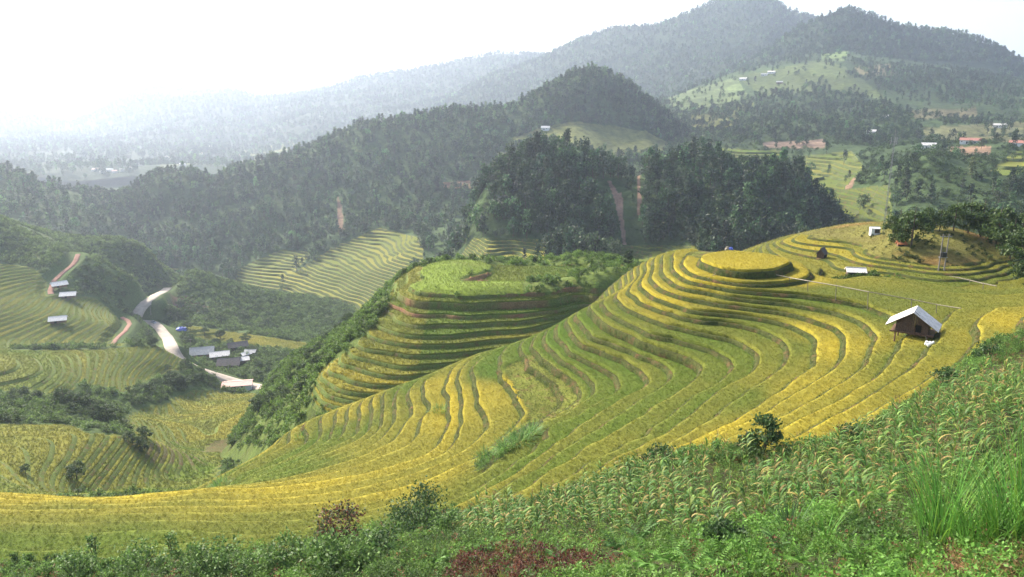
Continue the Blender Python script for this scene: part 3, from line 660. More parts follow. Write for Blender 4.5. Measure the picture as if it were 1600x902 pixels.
rz = [(1390, 392, -28.9), (1430, 388, -28.2), (1500, 392, -28.4), (1440, 362, -26.9), (1385, 368, -28.0), (1500, 366, -27.0), (1555, 385, -28.8), (1590, 420, -31), (1330, 369, -29.5), (1290, 369, -29.6)]
rp.append(np.array([at_z(a, b, c) for a, b, c in rz]))
rp.append(np.array([(60, 172, -33), (75, 176, -31), (90, 174, -31), (105, 165, -33), (50, 170, -36), (62, 118, -33.5), (85, 118, -33.2), (70, 190, -44), (100, 190, -44), (120, 150, -34), (125, 130, -33), (45, 130, -33.5)], float))
H3 = TPS(np.concatenate(rp), 5e-4)
X30, Y30, ST3 = 40.0, 117.0, .8
g3x = np.arange(X30, 126, ST3); g3y = np.arange(Y30, 192, ST3); G3X, G3Y = np.meshgrid(g3x, g3y); P3 = np.stack([G3X, G3Y, H3(G3X, G3Y)], -1)
px3, py3 = project(P3); h3 = P3[..., 2]
ter3 = (h3 < -29.75) & (G3Y < 168) & (py3 > 366) & ~in_poly(px3, py3, [(1340, 362), (1600, 362), (1600, 405), (1545, 408), (1475, 417), (1400, 408), (1345, 386)])
Z3T = [-36.0 - .6 * i for i in range(16, 0, -1)] + [-36, -35.2, -34.4, -33.6, -32.9, -32.2, -31.8, -31.4, -31.0, -30.6, -30.2, -29.8, -29.0, -28]
P3[..., 2] += np.where(~ter3, .25 * fbm(G3X * .2, G3Y * .2, 41, 4), 0)
S3 = Sheet(P3, Z3T, ter3.astype(float), ter3, rh=.05, wiggle=.1, wsc=.25, rw=.4, bw=.25)
def ripe3(X, Y, k): return np.where(X < 66, .72, .42) + LVJ[np.clip(k + 90, 0, 199)] * 1.5 + .15 * fbm(X * .08, Y * .08, 43, 3)
def ricecol3(V, A): return ripe_rgb(ripe3(V[:, 0], V[:, 1], np.floor(A[:, 3] + .001).astype(int))) * .8
def groundcol3(V, A):
    n = fbm(V[:, 0] * .12, V[:, 1] * .12, 46, 4)[:, None]; c = np.array((0.15, 0.14, 0.035)) * (1 - .3 * n)
    return c + np.clip(n * 1.5 - .1, 0, 1) * np.array((0.14, 0.02, 0.015))
S3.build('grassy_hill', 'low dry grassy hill ringed by narrow terraces beyond the green field', 'hill', (M['rice_bed'], M['riser'], M['ground']), ricecol3, soilcol, groundcol3)
A3 = (g3x[-1] - g3x[0]) * (g3y[-1] - g3y[0])
rice_scatter(S3, X30, Y30, ST3, int(A3 * 6), ripe3, .7, S3.levels)
Q, k, zone, u = S3.sample(int(A3 * 4), X30, Y30, ST3); g_ = zone == 0
scatter('dry_grass', G_GRASS, Q[g_], np.array((0.16, 0.155, 0.035)) * rng.uniform(.6, 1.3, (g_.sum(), 1)), rng.uniform(.3, .7, g_.sum()), S3.root, .3)

# ---------------------------------------------------------------- the left valley: fields, spur, village bench
VP = np.array([
 # road and village bench
 (262, 452, 575), (235, 462, 545), (212, 485, 500), (240, 505, 470), (270, 540, 430), (300, 560, 402), (340, 585, 372), (390, 605, 350), (330, 548, 412), (370, 548, 408), (400, 570, 385), (420, 600, 355),
 (300, 515, 450), (400, 530, 432), (470, 542, 425), (285, 505, 468), (330, 490, 520), (420, 512, 505), (300, 465, 590), (480, 520, 500),
 # golden field and the brown strip below it
 (300, 620, 312), (380, 622, 310), (230, 645, 272), (300, 690, 240), (440, 640, 262), (400, 680, 245), (420, 625, 300), (300, 705, 226), (380, 710, 226), (280, 745, 190), (270, 768, 166), (340, 740, 190), (230, 700, 215), (330, 655, 262),
 # lower terraces at far left
 (100, 768, 150), (0, 770, 145), (-120, 775, 140), (200, 764, 158), (100, 720, 176), (0, 720, 170), (-120, 725, 165), (200, 725, 186), (100, 668, 202), (0, 668, 198), (-120, 670, 190), (210, 672, 208),
 # bush belt
 (60, 645, 222), (150, 640, 240), (0, 635, 226), (-120, 640, 215), (200, 625, 272), (250, 610, 300), (120, 625, 262), (340, 606, 338),
 # strip field
 (0, 552, 292), (-120, 556, 280), (100, 550, 306), (200, 546, 326), (276, 544, 348), (0, 605, 258), (-120, 610, 245), (90, 600, 266), (180, 590, 292), (262, 575, 322), (50, 580, 272), (150, 612, 272), (90, 622, 254),
 # spur
 (0, 546, 338), (-120, 545, 325), (120, 548, 352), (180, 546, 372), (100, 505, 388), (0, 482, 386), (-120, 470, 380), (180, 510, 404), (0, 432, 432), (-120, 410, 425), (100, 445, 440), (60, 374, 500), (0, 353, 482), (-120, 310, 470),
 (116, 400, 492), (160, 412, 486), (200, 432, 482), (228, 458, 474), (206, 492, 448), (150, 470, 440), (60, 470, 410), (30, 400, 460)], float)
vp = at_y(VP[:, 0], VP[:, 1], VP[:, 2])
vp = np.concatenate([vp, np.array([(-330, 560, -108), (-280, 580, -122), (-250, 580, -138), (-200, 575, -150), (-170, 640, -172), (-100, 600, -176), (-250, 680, -170), (-350, 700, -165), (-60, 480, -168), (-20, 430, -160), (-30, 520, -176),
      (20, 400, -150), (40, 500, -172), (-20, 640, -182), (60, 600, -180), (-60, 170, -96), (-95, 160, -94), (-100, 135, -84), (-130, 110, -68), (-50, 230, -116), (-20, 300, -138), (40, 320, -140), (0, 200, -110), (60, 240, -120), (-40, 380, -146), (-120, 330, -135)], float)])
H4 = TPS(vp, 1e-3, 100.0)
X40, Y40, ST4 = -400.0, 128.0, 1.9
g4x = np.arange(X40, 60, ST4); g4y = np.arange(Y40, 640, ST4); G4X, G4Y = np.meshgrid(g4x, g4y); H4G = H4(G4X, G4Y)
# roads: cut level benches into the slope
def smooth_line(p, n=60):
    p = np.asarray(p, float); d = np.r_[0, np.cumsum(np.hypot(*np.diff(p[:, :2], axis=0).T))]; s_ = np.linspace(0, d[-1], n)
    q = np.stack([np.interp(s_, d, p[:, i]) for i in range(p.shape[1])], -1)
    for _ in range(4): q[1:-1] = (q[:-2] + 2 * q[1:-1] + q[2:]) / 4
    return q
hf4 = lambda x, y: bil(H4G, X40, Y40, ST4, x, y)
def on4(l, y0=130): a = np.array(l, float); return march(a[:, 0], a[:, 1], hf4, y0, 640, 3000)
ROADS = [(on4([(262, 450), (256, 457), (240, 465), (214, 478), (206, 488), (222, 495), (238, 504), (252, 515), (262, 530), (268, 545), (292, 556), (312, 569), (338, 583), (366, 596), (396, 606), (430, 612)], 330), 2.9),
         (on4([(122, 396), (118, 404), (112, 412), (96, 424), (84, 436), (78, 452), (80, 460)], 380), 1.4), (on4([(190, 492), (200, 500), (203, 508), (196, 518), (182, 530), (176, 538), (186, 548)], 360), 1.1)]
road_lines = []
for l, wd in ROADS:
    q = smooth_line(l, 90); road_lines.append((q, wd))
    for c in q:
        d = np.hypot(G4X - c[0], G4Y - c[1]); w_ = 1 - smooth(d, wd + 1.0, wd + 5.5); H4G = H4G * (1 - w_) + c[2] * w_
P4 = np.stack([G4X, G4Y, H4G], -1)
px4, py4 = project(P4)
PZ = dict(
 strip=[(-200, 543), (60, 549), (150, 546), (255, 540), (284, 552), (276, 578), (240, 590), (190, 612), (150, 600), (120, 596), (96, 628), (70, 622), (40, 606), (-200, 630)],
 spur=[(-200, 390), (0, 412), (50, 418), (70, 440), (80, 460), (150, 466), (176, 490), (190, 500), (176, 522), (196, 546), (140, 552), (-200, 552)],
 low=[(-200, 662), (110, 664), (130, 676), (200, 680), (222, 700), (232, 772), (-200, 775)],
 gold=[(195, 655), (230, 640), (300, 614), (340, 610), (390, 612), (440, 640), (432, 672), (400, 684), (330, 690), (225, 692)],
 brown=[(225, 692), (400, 684), (440, 668), (380, 720), (340, 730), (226, 722)],
 lowmid=[(228, 716), (330, 716), (340, 745), (330, 775), (228, 775)],
 back=[(290, 508), (330, 514), (480, 536), (480, 552), (420, 540), (330, 532), (300, 525)])
Z = {k: in_poly(px4, py4, v) for k, v in PZ.items()}
Z['strip'] &= (G4Y < 352) & (G4Y > 235); Z['spur'] &= (G4Y > 330) & (G4Y < 480); Z['low'] &= (G4Y < 225); Z['gold'] &= (G4Y < 330); Z['brown'] &= G4Y < 260; Z['lowmid'] &= (G4Y < 215); Z['back'] &= (G4Y > 400) & (G4Y < 470)
road_d = np.full(G4X.shape, 1e9)
for q, wd in road_lines:
    for c in q: road_d = np.minimum(road_d, np.hypot(G4X - c[0], G4Y - c[1]) - wd)
ter4 = (Z['strip'] | Z['spur'] | Z['low'] | Z['gold'] | Z['brown'] | Z['lowmid'] | Z['back']) & (road_d > 2)
P4[..., 2] += np.where(~ter4 & (road_d > 3), 1.3 * fbm(G4X * .035, G4Y * .035, 51, 5), 0) * np.clip((road_d - 3) / 8, 0, 1)
Z4T = np.arange(-190, -60, 1.05)
bare4 = in_poly(px4, py4, [(330, 690), (420, 676), (385, 708), (315, 706)]) & (G4Y < 260)
S4 = Sheet(P4, Z4T, ter4.astype(float), ter4 & ~bare4, rh=.35, wiggle=.22, wsc=.05, rw=.8, bw=.3, ew=.25)
def ripe4(X, Y, k):
    px, py = project(np.c_[X, Y, hf4(X, Y)])
    t = np.full(len(X), .55); t[in_poly(px, py, PZ['strip'])] = .52; t[in_poly(px, py, PZ['spur'])] = .48; t[in_poly(px, py, PZ['low'])] = .55; t[in_poly(px, py, PZ['gold'])] = .58
    t[in_poly(px, py, PZ['lowmid'])] = .3; t[in_poly(px, py, PZ['brown'])] = .4
    return t - .12 + LVJ[np.clip(k + 30, 0, 199)] * 1.1 + .18 * fbm(X * .03, Y * .03, 53, 3)
def ricecol4(V, A): return ripe_rgb(ripe4(V[:, 0], V[:, 1], np.floor(A[:, 3] + .001).astype(int))) * .9
def soilcol4(V, A):
    n = fbm(V[:, 0] * .05, V[:, 1] * .05, 55, 3)[:, None]; px, py = project(V)
    b = in_poly(px, py, PZ['brown'])[:, None]
    return np.where(b, np.array((0.105, 0.10, 0.035)) * (1 + .6 * n), np.array((0.11, 0.145, 0.03)) * (1 - .35 * n))
def groundcol4(V, A):
    n = fbm(V[:, 0] * .03, V[:, 1] * .03, 57, 4)[:, None]; c = np.array((0.065, 0.10, 0.028)) * (1 - .45 * n)
    px, py = project(V); r = (in_poly(px, py, [(262, 465), (290, 462), (325, 480), (300, 492), (265, 482)]) & (V[:, 1] > 480))[:, None]
    return np.where(r, np.array((0.20, 0.13, 0.085)), c)
S4.build('valley_slope', 'terraced left valley with a spur, a winding road and a village bench', 'valley', (M['rice_bed'], M['riser'], M['ground']), ricecol4, soilcol4, groundcol4)
for i, (q, wd) in enumerate(road_lines):
    t = np.gradient(q[:, :2], axis=0); t /= np.linalg.norm(t, axis=1)[:, None] + 1e-9; n_ = np.c_[-t[:, 1], t[:, 0]]
    V = []
    zc = np.max([bil(P4[..., 2], X40, Y40, ST4, *(q[:, :2] + n_ * wd * s_).T) for s_ in np.linspace(-1.1, 1.1, 7)], 0); zc = np.maximum(zc, np.convolve(np.pad(zc, 2, mode='edge'), np.ones(5) / 5, 'valid'))
    for s_ in (-1, -.5, 0, .5, 1): V.append(np.c_[q[:, :2] + n_ * wd * s_, zc + .25 + (.06 if abs(s_) < 1 else 0)])
    V.insert(0, V[0] + np.c_[-n_ * .6, np.full(len(q), -2.0)]); V.append(V[-1] + np.c_[n_ * .6, np.full(len(q), -2.0)])
    V = np.stack(V, 1); nr, nc = V.shape[:2]; ii = np.arange(nr * nc).reshape(nr, nc)
    T = np.c_[ii[:-1, :-1].ravel(), ii[1:, :-1].ravel(), ii[1:, 1:].ravel(), ii[:-1, 1:].ravel()]
    o = mesh_np('road' if i == 0 else 'dirt_path', V.reshape(-1, 3), T, M['road'] if i == 0 else M['red_earth'])
    props(o, ('pale concrete road winding down the valley past the village', 'red earth track climbing over the left spur', 'short red earth path below the spur terraces')[i], ('road', 'track', 'path')[i], kind='structure')

# ---------------------------------------------------------------- ridges and mountains: crest and foot lines with their distances, lofted
def crom(R, v):
    """Catmull-Rom through the rows R (n,cols,3) at v in 0..n-1"""
    n = len(R); out = []
    for t in v:
        i = min(int(t), n - 2); f = t - i; p0, p1, p2, p3 = R[max(i - 1, 0)], R[i], R[i + 1], R[min(i + 2, n - 1)]
        out.append(.5 * ((2 * p1) + (-p0 + p2) * f + (2 * p0 - 5 * p1 + 4 * p2 - p3) * f * f + (-p0 + 3 * p1 - 3 * p2 + p3) * f ** 3))
    return np.array(out)
def loft(name, label, cat, rows, px_range, nc, sub, amp, scale, colf, mat='far_ground', back=(200, 120), drop=0.0, seed=0, terr=None, crest_amp=.25):
    pxs = np.linspace(*px_range, nc); R = []
    for r in rows:
        a = np.array(r, float); py = np.interp(pxs, a[:, 0], a[:, 1]); Y = np.interp(pxs, a[:, 0], a[:, 2]); R.append(at_y(pxs, py, Y))
    R[0][:, 2] -= drop
    b = R[0].copy(); b[:, 1] += back[0]; b[:, 2] -= back[1]; b[:, 0] *= (b[:, 1] / R[0][:, 1]); R.insert(0, b)
    R = np.array(R); v = np.concatenate([np.linspace(0, 1, 8, endpoint=False), np.linspace(1, len(R) - 1, sub)]); P = crom(R, v)
    w_ = np.clip(np.abs(v - 1) * 1.6, crest_amp, 1)[:, None]; n = fbm(P[..., 0] * scale, P[..., 1] * scale, seed, 6); rid = 1 - np.abs(fbm(P[..., 0] * scale * .7 + 9, P[..., 1] * scale * .35, seed + 5, 4)) * 2
    P[..., 2] += amp * w_ * (n + .6 * (rid - .6))
    P[..., 2] = np.maximum(P[..., 2], -187 + 2 * n)
    ny, nx = P.shape[:2]
    if terr is None:
        V = P.reshape(-1, 3); o = mesh_np(name, V, grid_tris(ny, nx)[:, ::-1], M[mat], col=colf(V)); props(o, label, cat, kind='structure'); return o, P, None
    m, step, rh, rcol = terr(P); lo, hi = P[..., 2].min() - 2 * step, P[..., 2].max() + 3 * step
    S = Sheet(P, np.arange(lo, hi, step), m.astype(float), m, rh=rh, wiggle=.25, wsc=.02, rw=1.3, bw=.4, ew=.5)
    S.build(name, label, cat, (M['rice_bed'], M['riser'], M[mat]), rcol, lambda V, A: np.broadcast_to(np.array((0.075, 0.10, 0.028)), (len(V), 3)), lambda V, A: colf(V), split=False)
    return S.root, P, S
def scatter_on(P, n, keep, zoff=0.0):
    """random points on the lofted grid, weighted by area"""
    a, b, c, d = P[:-1, :-1], P[:-1, 1:], P[1:, 1:], P[1:, :-1]
    ar = np.linalg.norm(np.cross(c - a, d - b), axis=-1) / 2; p = (ar / ar.sum()).ravel()
    i = rng.choice(len(p), n, p=p); ny, nx = a.shape[:2]; j, k = i // nx, i % nx; u = rng.random((n, 1)); v = rng.random((n, 1))
    Q = (a[j, k] * (1 - u) + b[j, k] * u) * (1 - v) + (d[j, k] * (1 - u) + c[j, k] * u) * v
    px, py = project(Q); ok = keep(Q, px, py); Q = Q[ok]; Q[:, 2] += zoff; return Q
def any_poly(px, py, polys):
    r = np.zeros(np.shape(px), bool)
    for p in polys: r |= in_poly(px, py, p)
    return r
def fcol(base=(0.05, 0.08, 0.027), seed=60, sc=.01, polys=()):
    def f(V):
        n = fbm(V[:, 0] * sc, V[:, 1] * sc, seed, 4)[:, None]; c = np.array(base) * (1 - .35 * n)
        if len(polys):
            px, py = project(V)
            for pl, cc in polys: c = np.where(in_poly(px, py, pl)[:, None], np.array(cc) * (1 + .2 * n), c)
        return c
    return f
GREEN, OLIVE, PALE, RED, DRY = (0.10, 0.15, 0.035), (0.14, 0.15, 0.045), (0.13, 0.17, 0.065), (0.22, 0.14, 0.09), (0.17, 0.15, 0.075)

# the long wooded ridge (with terraced foot slopes)
TA = [[(592, 356), (658, 372), (662, 405), (580, 490), (518, 508), (437, 468), (446, 436), (515, 390)], [(372, 420), (440, 390), (488, 394), (445, 440), (400, 495), (362, 482)],
      [(740, 376), (842, 376), (852, 400), (700, 420), (690, 412)], [(220, 425), (280, 418), (282, 445), (230, 450)]]
SCAR = [[(527, 300), (531, 300), (535, 330), (538, 362), (528, 362), (526, 330)], [(690, 285), (735, 282), (735, 294), (692, 294)]]
rowsA = [[(120, 330, 930), (200, 292, 930), (250, 264, 930), (290, 260, 940), (340, 278, 960), (365, 256, 980), (430, 242, 1000), (500, 216, 1020), (560, 187, 1040), (620, 182, 1060), (700, 167, 1080), (800, 162, 1080), (850, 132, 1080), (900, 106, 1090), (930, 101, 1090), (970, 116, 1100), (1010, 150, 1100), (1060, 190, 1100), (1150, 250, 1100)],
         [(120, 370, 840), (300, 340, 840), (500, 300, 880), (700, 260, 900), (900, 200, 960), (1060, 225, 950), (1150, 270, 900)],
         [(120, 400, 780), (250, 410, 760), (400, 390, 760), (520, 370, 770), (620, 350, 780), (800, 330, 760), (1000, 300, 780), (1150, 300, 760)],
         [(120, 440, 690), (250, 450, 680), (370, 490, 640), (450, 500, 610), (530, 502, 590), (650, 460, 570), (750, 420, 580), (850, 400, 600), (1000, 380, 620), (1150, 370, 640)]]
def terrA(P):
    px, py = project(P); m = any_poly(px, py, TA) & (P[..., 1] > 500)
    def rc(V, A): return ripe_rgb(.52 + .3 * fbm(V[:, 0] * .02, V[:, 1] * .02, 71, 3) + LVJ[np.floor(A[:, 3] + .01).astype(int) % 200]) * .9
    return m, 1.7, .0, rc
oA, PA, SA = loft('wooded_ridge', 'long dark wooded ridge with pale terraces at its foot across the valley', 'ridge', rowsA, (120, 1150), 430, 150, 16, .006, fcol(seed=61, polys=[(s_, RED) for s_ in SCAR] + [([(790, 220), (850, 198), (900, 190), (1010, 205), (1060, 232), (960, 245), (860, 215)], OLIVE), ([(520, 290), (600, 300), (700, 420), (560, 380)], (0.06, 0.10, 0.03))]), drop=8, seed=61, terr=terrA)
def keepA(Q, px, py):
    bare = any_poly(px, py, TA + SCAR + [[(790, 222), (850, 200), (900, 192), (1010, 207), (1060, 232), (960, 245), (860, 218)]])
    thin = in_poly(px, py, [(200, 440), (360, 400), (380, 500), (470, 530), (300, 520)]) | in_poly(px, py, [(690, 330), (760, 330), (740, 420), (640, 440)])
    return ~bare & ~(thin & (rng.random(len(px)) < .6)) & ((fbm(Q[:, 0] * .02, Q[:, 1] * .02, 90, 3) > -.75))
QA = scatter_on(PA, 17000, keepA, -.5)
def tree_cols(Q, base=(0.046, 0.086, 0.028)):
    n = len(Q); f = 1 + .55 * fbm(Q[:, :1] * .012, Q[:, 1:2] * .012, 111, 3); base = np.array(base) * f; t = rng.random((n, 1)); return base * np.where(t < .15, 1.9, np.where(t < .5, 1.15, .7)) * rng.uniform(.7, 1.3, (n, 1)) * (1 + rng.normal(0, .1, (n, 3)))
props(scatter('forest', G_TREE, QA, tree_cols(QA), 0.42 + 0.99 * rng.random(len(QA)) ** 2, None, .05), 'dark forest covering the long ridge above the valley terraces', 'forest')

# wooded hill in the middle
SCB = [[(950, 284), (955, 284), (966, 302), (972, 300), (974, 340), (978, 372), (980, 408), (973, 410), (972, 372), (966, 340), (960, 312)], [(996, 272), (999, 272), (1002, 310), (998, 350), (995, 318)]]
TB = [[(960, 384), (1090, 384), (1090, 425), (950, 425)], [(735, 372), (848, 374), (858, 404), (760, 415), (700, 422), (714, 396)]]
rowsB = [[(690, 420, 520), (730, 330, 520), (762, 275, 530), (800, 245, 540), (840, 235, 540), (870, 225, 545), (900, 229, 545), (940, 262, 540), (980, 269, 545), (1040, 257, 545), (1080, 247, 550), (1150, 269, 540), (1200, 275, 530), (1240, 275, 520), (1275, 317, 510), (1310, 352, 505), (1350, 400, 500)],
         [(690, 425, 490), (760, 330, 490), (900, 310, 480), (1100, 310, 480), (1240, 320, 470), (1350, 405, 480)],
         [(690, 430, 460), (760, 390, 455), (900, 385, 440), (1100, 380, 430), (1250, 380, 430), (1350, 410, 450)],
         [(690, 440, 430), (760, 425, 410), (900, 430, 390), (1100, 430, 380), (1250, 420, 390), (1350, 420, 430)]]
def terrB(P):
    px, py = project(P); m = any_poly(px, py, TB) & (P[..., 1] < 475)
    return m, 1.5, .0, lambda V, A: ripe_rgb(np.where(V[:, 0] < 20, .6, .3) + .2 * fbm(V[:, 0] * .03, V[:, 1] * .03, 72, 3)) * .9
oB, PB, SB = loft('wooded_hill', 'dark wooded hill scarred by two brown landslips behind the knoll', 'hill', rowsB, (690, 1350), 300, 110, 13, .016, fcol(seed=62, sc=.02, polys=[(s_, (0.25, 0.16, 0.11)) for s_ in SCB]), drop=7, seed=62, terr=terrB, back=(90, 70))
def keepB(Q, px, py):
    return ~any_poly(px, py, SCB + TB + [[(944, 282), (972, 282), (984, 300), (986, 345), (990, 412), (964, 412), (960, 345), (952, 310)], [(990, 270), (1006, 270), (1008, 330), (1000, 360), (990, 350)]]) & ~(in_poly(px, py, [(930, 250), (1010, 250), (1005, 420), (950, 420)]) & (rng.random(len(px)) < .55)) & ~(in_poly(px, py, [(700, 330), (765, 300), (775, 420), (690, 440)]) & (rng.random(len(px)) < .7))
QB = scatter_on(PB, 4600, keepB, -.4)
props(scatter('forest', G_TREE, QB, tree_cols(QB, (0.036, 0.068, 0.025)), 0.52 + 1.24 * rng.random(len(QB)) ** 2, None, .04, zs=rng.uniform(.9, 1.25, len(QB))), 'dense dark trees covering the middle hill with the landslips', 'forest')

# open country on the right: fields, farmsteads, woods
FD = [([(1580, 240), (1600, 236), (1600, 275), (1545, 268)], OLIVE), ([(1255, 245), (1330, 236), (1350, 262), (1310, 300), (1250, 290)], OLIVE), ([(1290, 300), (1390, 290), (1395, 365), (1310, 362), (1285, 330)], (0.15, 0.17, 0.05)),
      ([(1125, 232), (1220, 236), (1220, 262), (1140, 258)], OLIVE), ([(1040, 152), (1150, 120), (1170, 150), (1130, 165), (1050, 178)], PALE), ([(1150, 120), (1290, 92), (1330, 110), (1390, 158), (1300, 140), (1190, 150)], (0.085, 0.11, 0.036)),
      ([(1280, 82), (1325, 80), (1322, 96), (1285, 95)], (0.14, 0.19, 0.06)), ([(1330, 106), (1390, 100), (1400, 118), (1350, 120)], DRY), ([(1420, 172), (1525, 168), (1530, 185), (1430, 186)], DRY), ([(1480, 230), (1550, 228), (1545, 245), (1490, 243)], RED),
      ([(1060, 185), (1150, 170), (1180, 160), (1140, 200), (1080, 200)], OLIVE), ([(1440, 200), (1600, 190), (1600, 222), (1450, 222)], (0.14, 0.14, 0.06)), ([(1325, 272), (1340, 275), (1328, 300), (1318, 298)], RED),
      ([(1190, 222), (1290, 218), (1290, 232), (1195, 232)], (0.20, 0.14, 0.10)), ([(1060, 235), (1130, 245), (1165, 262), (1090, 255)], OLIVE)]
rowsD = [[(960, 190, 1500), (1050, 150, 1650), (1150, 112, 1750), (1250, 86, 1800), (1320, 78, 1800), (1400, 92, 1750), (1500, 110, 1650), (1600, 130, 1550), (1750, 160, 1500)],
         [(960, 230, 1050), (1100, 190, 1150), (1250, 165, 1200), (1400, 170, 1150), (1600, 185, 1050), (1750, 200, 1000)],
         [(960, 270, 800), (1100, 235, 850), (1250, 228, 850), (1400, 225, 800), (1600, 225, 760), (1750, 230, 740)],
         [(960, 300, 680), (1150, 275, 680), (1300, 278, 640), (1450, 245, 560), (1600, 258, 540), (1750, 265, 520)],
         [(960, 360, 560), (1150, 350, 520), (1300, 362, 430), (1420, 330, 420), (1550, 330, 400), (1750, 340, 380)],
         [(960, 400, 480), (1150, 400, 440), (1300, 400, 350), (1450, 400, 310), (1600, 400, 300), (1750, 410, 290)]]
def terrD(P):
    px, py = project(P); m = any_poly(px, py, [FD[0][0], FD[1][0], FD[2][0], FD[3][0], FD[14][0]]) & (P[..., 1] > 380)
    return m, 2.3, .0, lambda V, A: ripe_rgb(.3 + .35 * fbm(V[:, 0] * .015, V[:, 1] * .015, 73, 3) + LVJ[np.floor(A[:, 3] + .01).astype(int) % 200]) * .85
oD, PD, SD = loft('open_slope', 'patchwork of fields, woods and farmsteads on the broad right slope', 'slope', rowsD, (960, 1750), 420, 170, 14, .007, (lambda f_: lambda V: f_(V) * (.65 + .6 * vnoise(np.floor(V[:, 0] / 55 + .3 * V[:, 1] / 90) * 7.3 + .5, np.floor(V[:, 1] / 75) * 3.7 + .5, 5))[:, None])(fcol((0.05, 0.078, 0.028), 63, .008, FD)), drop=0, seed=63, terr=terrD, back=(300, 60))
WD = [[(1075, 180), (1180, 150), (1290, 140), (1390, 160), (1420, 190), (1440, 215), (1360, 232), (1290, 215), (1180, 225), (1060, 232)], [(1540, 300), (1600, 280), (1750, 280), (1750, 420), (1560, 400)], [(1000, 150), (1090, 170), (1080, 200), (1000, 210)],
      [(1320, 95), (1600, 120), (1600, 170), (1520, 160), (1400, 150)], [(1080, 262), (1140, 262), (1150, 300), (1060, 300)]]
def keepD(Q, px, py):
    woods = any_poly(px, py, WD); fld = any_poly(px, py, [f_[0] for f_ in FD]); n = fbm(Q[:, 0] * .012, Q[:, 1] * .012, 92, 4)
    pr = np.where(woods, .95, np.where(fld, np.where(np.abs(n) < .06, .5, .05), np.where(n > .12, .42, .05))); return rng.random(len(px)) < pr
QD = scatter_on(PD, 13000, keepD, -.4)
props(scatter('woodland', G_TREE, QD, tree_cols(QD, (0.046, 0.077, 0.028)), rng.uniform(.5, 1.3, len(QD)), None, .05), 'scattered woods and hedgerows between the fields on the right slope', 'woodland')

QS = scatter_on(PD, 30000, lambda Q, px, py: (Q[:, 1] < 1100) & ~any_poly(px, py, [f_[0] for f_ in FD]) & (fbm(Q[:, 0] * .02, Q[:, 1] * .02, 98, 4) > -.25), -.3)
props(scatter('scrub', G_SHRUB, QS, np.array((0.055, 0.09, 0.026)) * rng.uniform(.5, 1.6, (len(QS), 1)), rng.uniform(.8, 2.4, len(QS)), None, .1), 'rough green scrub on the broad right slope', 'scrub')
# nearer mountain shoulder on the right, the peak, the far ranges
rowsF = [[(1120, 120, 2000), (1200, 75, 2000), (1250, 38, 2000), (1300, 20, 2000), (1330, 11, 2000), (1370, 22, 2000), (1400, 38, 2000), (1450, 44, 2000), (1500, 50, 1950), (1550, 68, 1900), (1600, 96, 1850), (1700, 135, 1800), (1800, 170, 1750)],
         [(1120, 135, 1850), (1300, 70, 1800), (1450, 85, 1780), (1600, 125, 1700), (1800, 190, 1600)], [(1120, 150, 1700), (1300, 105, 1650), (1500, 130, 1550), (1600, 150, 1500), (1800, 210, 1450)]]
oF, PF, _ = loft('mountain_shoulder', 'wooded mountain shoulder with a row of trees along its skyline', 'mountain', rowsF, (1120, 1800), 260, 60, 22, .004, fcol((0.035, 0.055, 0.024), 64, .005), drop=9, seed=64, crest_amp=.12)
QF = scatter_on(PF, 11000, lambda Q, px, py: ~in_poly(px, py, [(1400, 95), (1560, 100), (1560, 125), (1400, 120)]) & (fbm(Q[:, 0] * .008, Q[:, 1] * .008, 94, 3) > -.55), -.5)
props(scatter('forest', G_TREE, QF, tree_cols(QF), 0.48 + 1.31 * rng.random(len(QF)) ** 2, None, .05), 'trees along the skyline of the right mountain shoulder', 'forest')
rowsE = [[(560, 230, 3000), (660, 170, 3000), (760, 118, 3000), (820, 98, 3000), (850, 86, 3000), (900, 62, 3000), (960, 42, 2950), (1000, 42, 2900), (1040, 36, 2900), (1090, 11, 2900), (1130, -4, 2900), (1170, -10, 2900), (1210, -4, 2900), (1230, 12, 2900), (1270, 24, 2900), (1350, 60, 2900), (1450, 100, 2900)],
         [(560, 240, 2500), (760, 150, 2500), (900, 110, 2500), (1050, 80, 2450), (1200, 60, 2400), (1450, 120, 2400)], [(560, 250, 2000), (760, 190, 2000), (900, 160, 2000), (1050, 150, 1850), (1200, 110, 1900), (1450, 140, 1950)], [(560, 260, 1500), (760, 230, 1500), (900, 220, 1450), (1050, 190, 1450), (1200, 140, 1700), (1450, 160, 1800)]]
oE, PE, _ = loft('mountain_peak', 'broad blue green mountain peak rising above the ridge', 'mountain', rowsE, (560, 1450), 330, 110, 45, .0028, fcol((0.036, 0.056, 0.026), 65, .004), drop=8, seed=65, crest_amp=.12)
QE = scatter_on(PE, 22000, lambda Q, px, py: fbm(Q[:, 0] * .005, Q[:, 1] * .005, 95, 3) > -.6, -.5)
props(scatter('forest', G_TREE, QE, tree_cols(QE), 0.59 + 1.27 * rng.random(len(QE)) ** 2, None, .05), 'hazy forest on the flanks of the mountain peak', 'forest')
rowsG = [[(-250, 150, 3600), (-100, 165, 3600), (0, 172, 3600), (60, 182, 3650), (110, 192, 3700), (160, 170, 3800), (210, 142, 3900), (250, 137, 3900), (300, 144, 3900), (370, 143, 3950), (410, 154, 4000), (450, 149, 4000), (520, 136, 4000), (560, 121, 4000), (640, 109, 4000), (700, 98, 3950), (780, 82, 3900), (850, 86, 3900), (950, 100, 3900)],
         [(-250, 220, 2700), (100, 235, 2800), (250, 210, 3000), (400, 205, 3100), (600, 170, 3000), (800, 140, 2900), (950, 140, 2900)], [(-250, 270, 2000), (100, 262, 2100), (300, 255, 2200), (450, 240, 2300), (650, 210, 2300), (950, 200, 2200)], [(-250, 310, 1500), (100, 300, 1550), (300, 290, 1600), (500, 270, 1700), (950, 260, 1600)]]
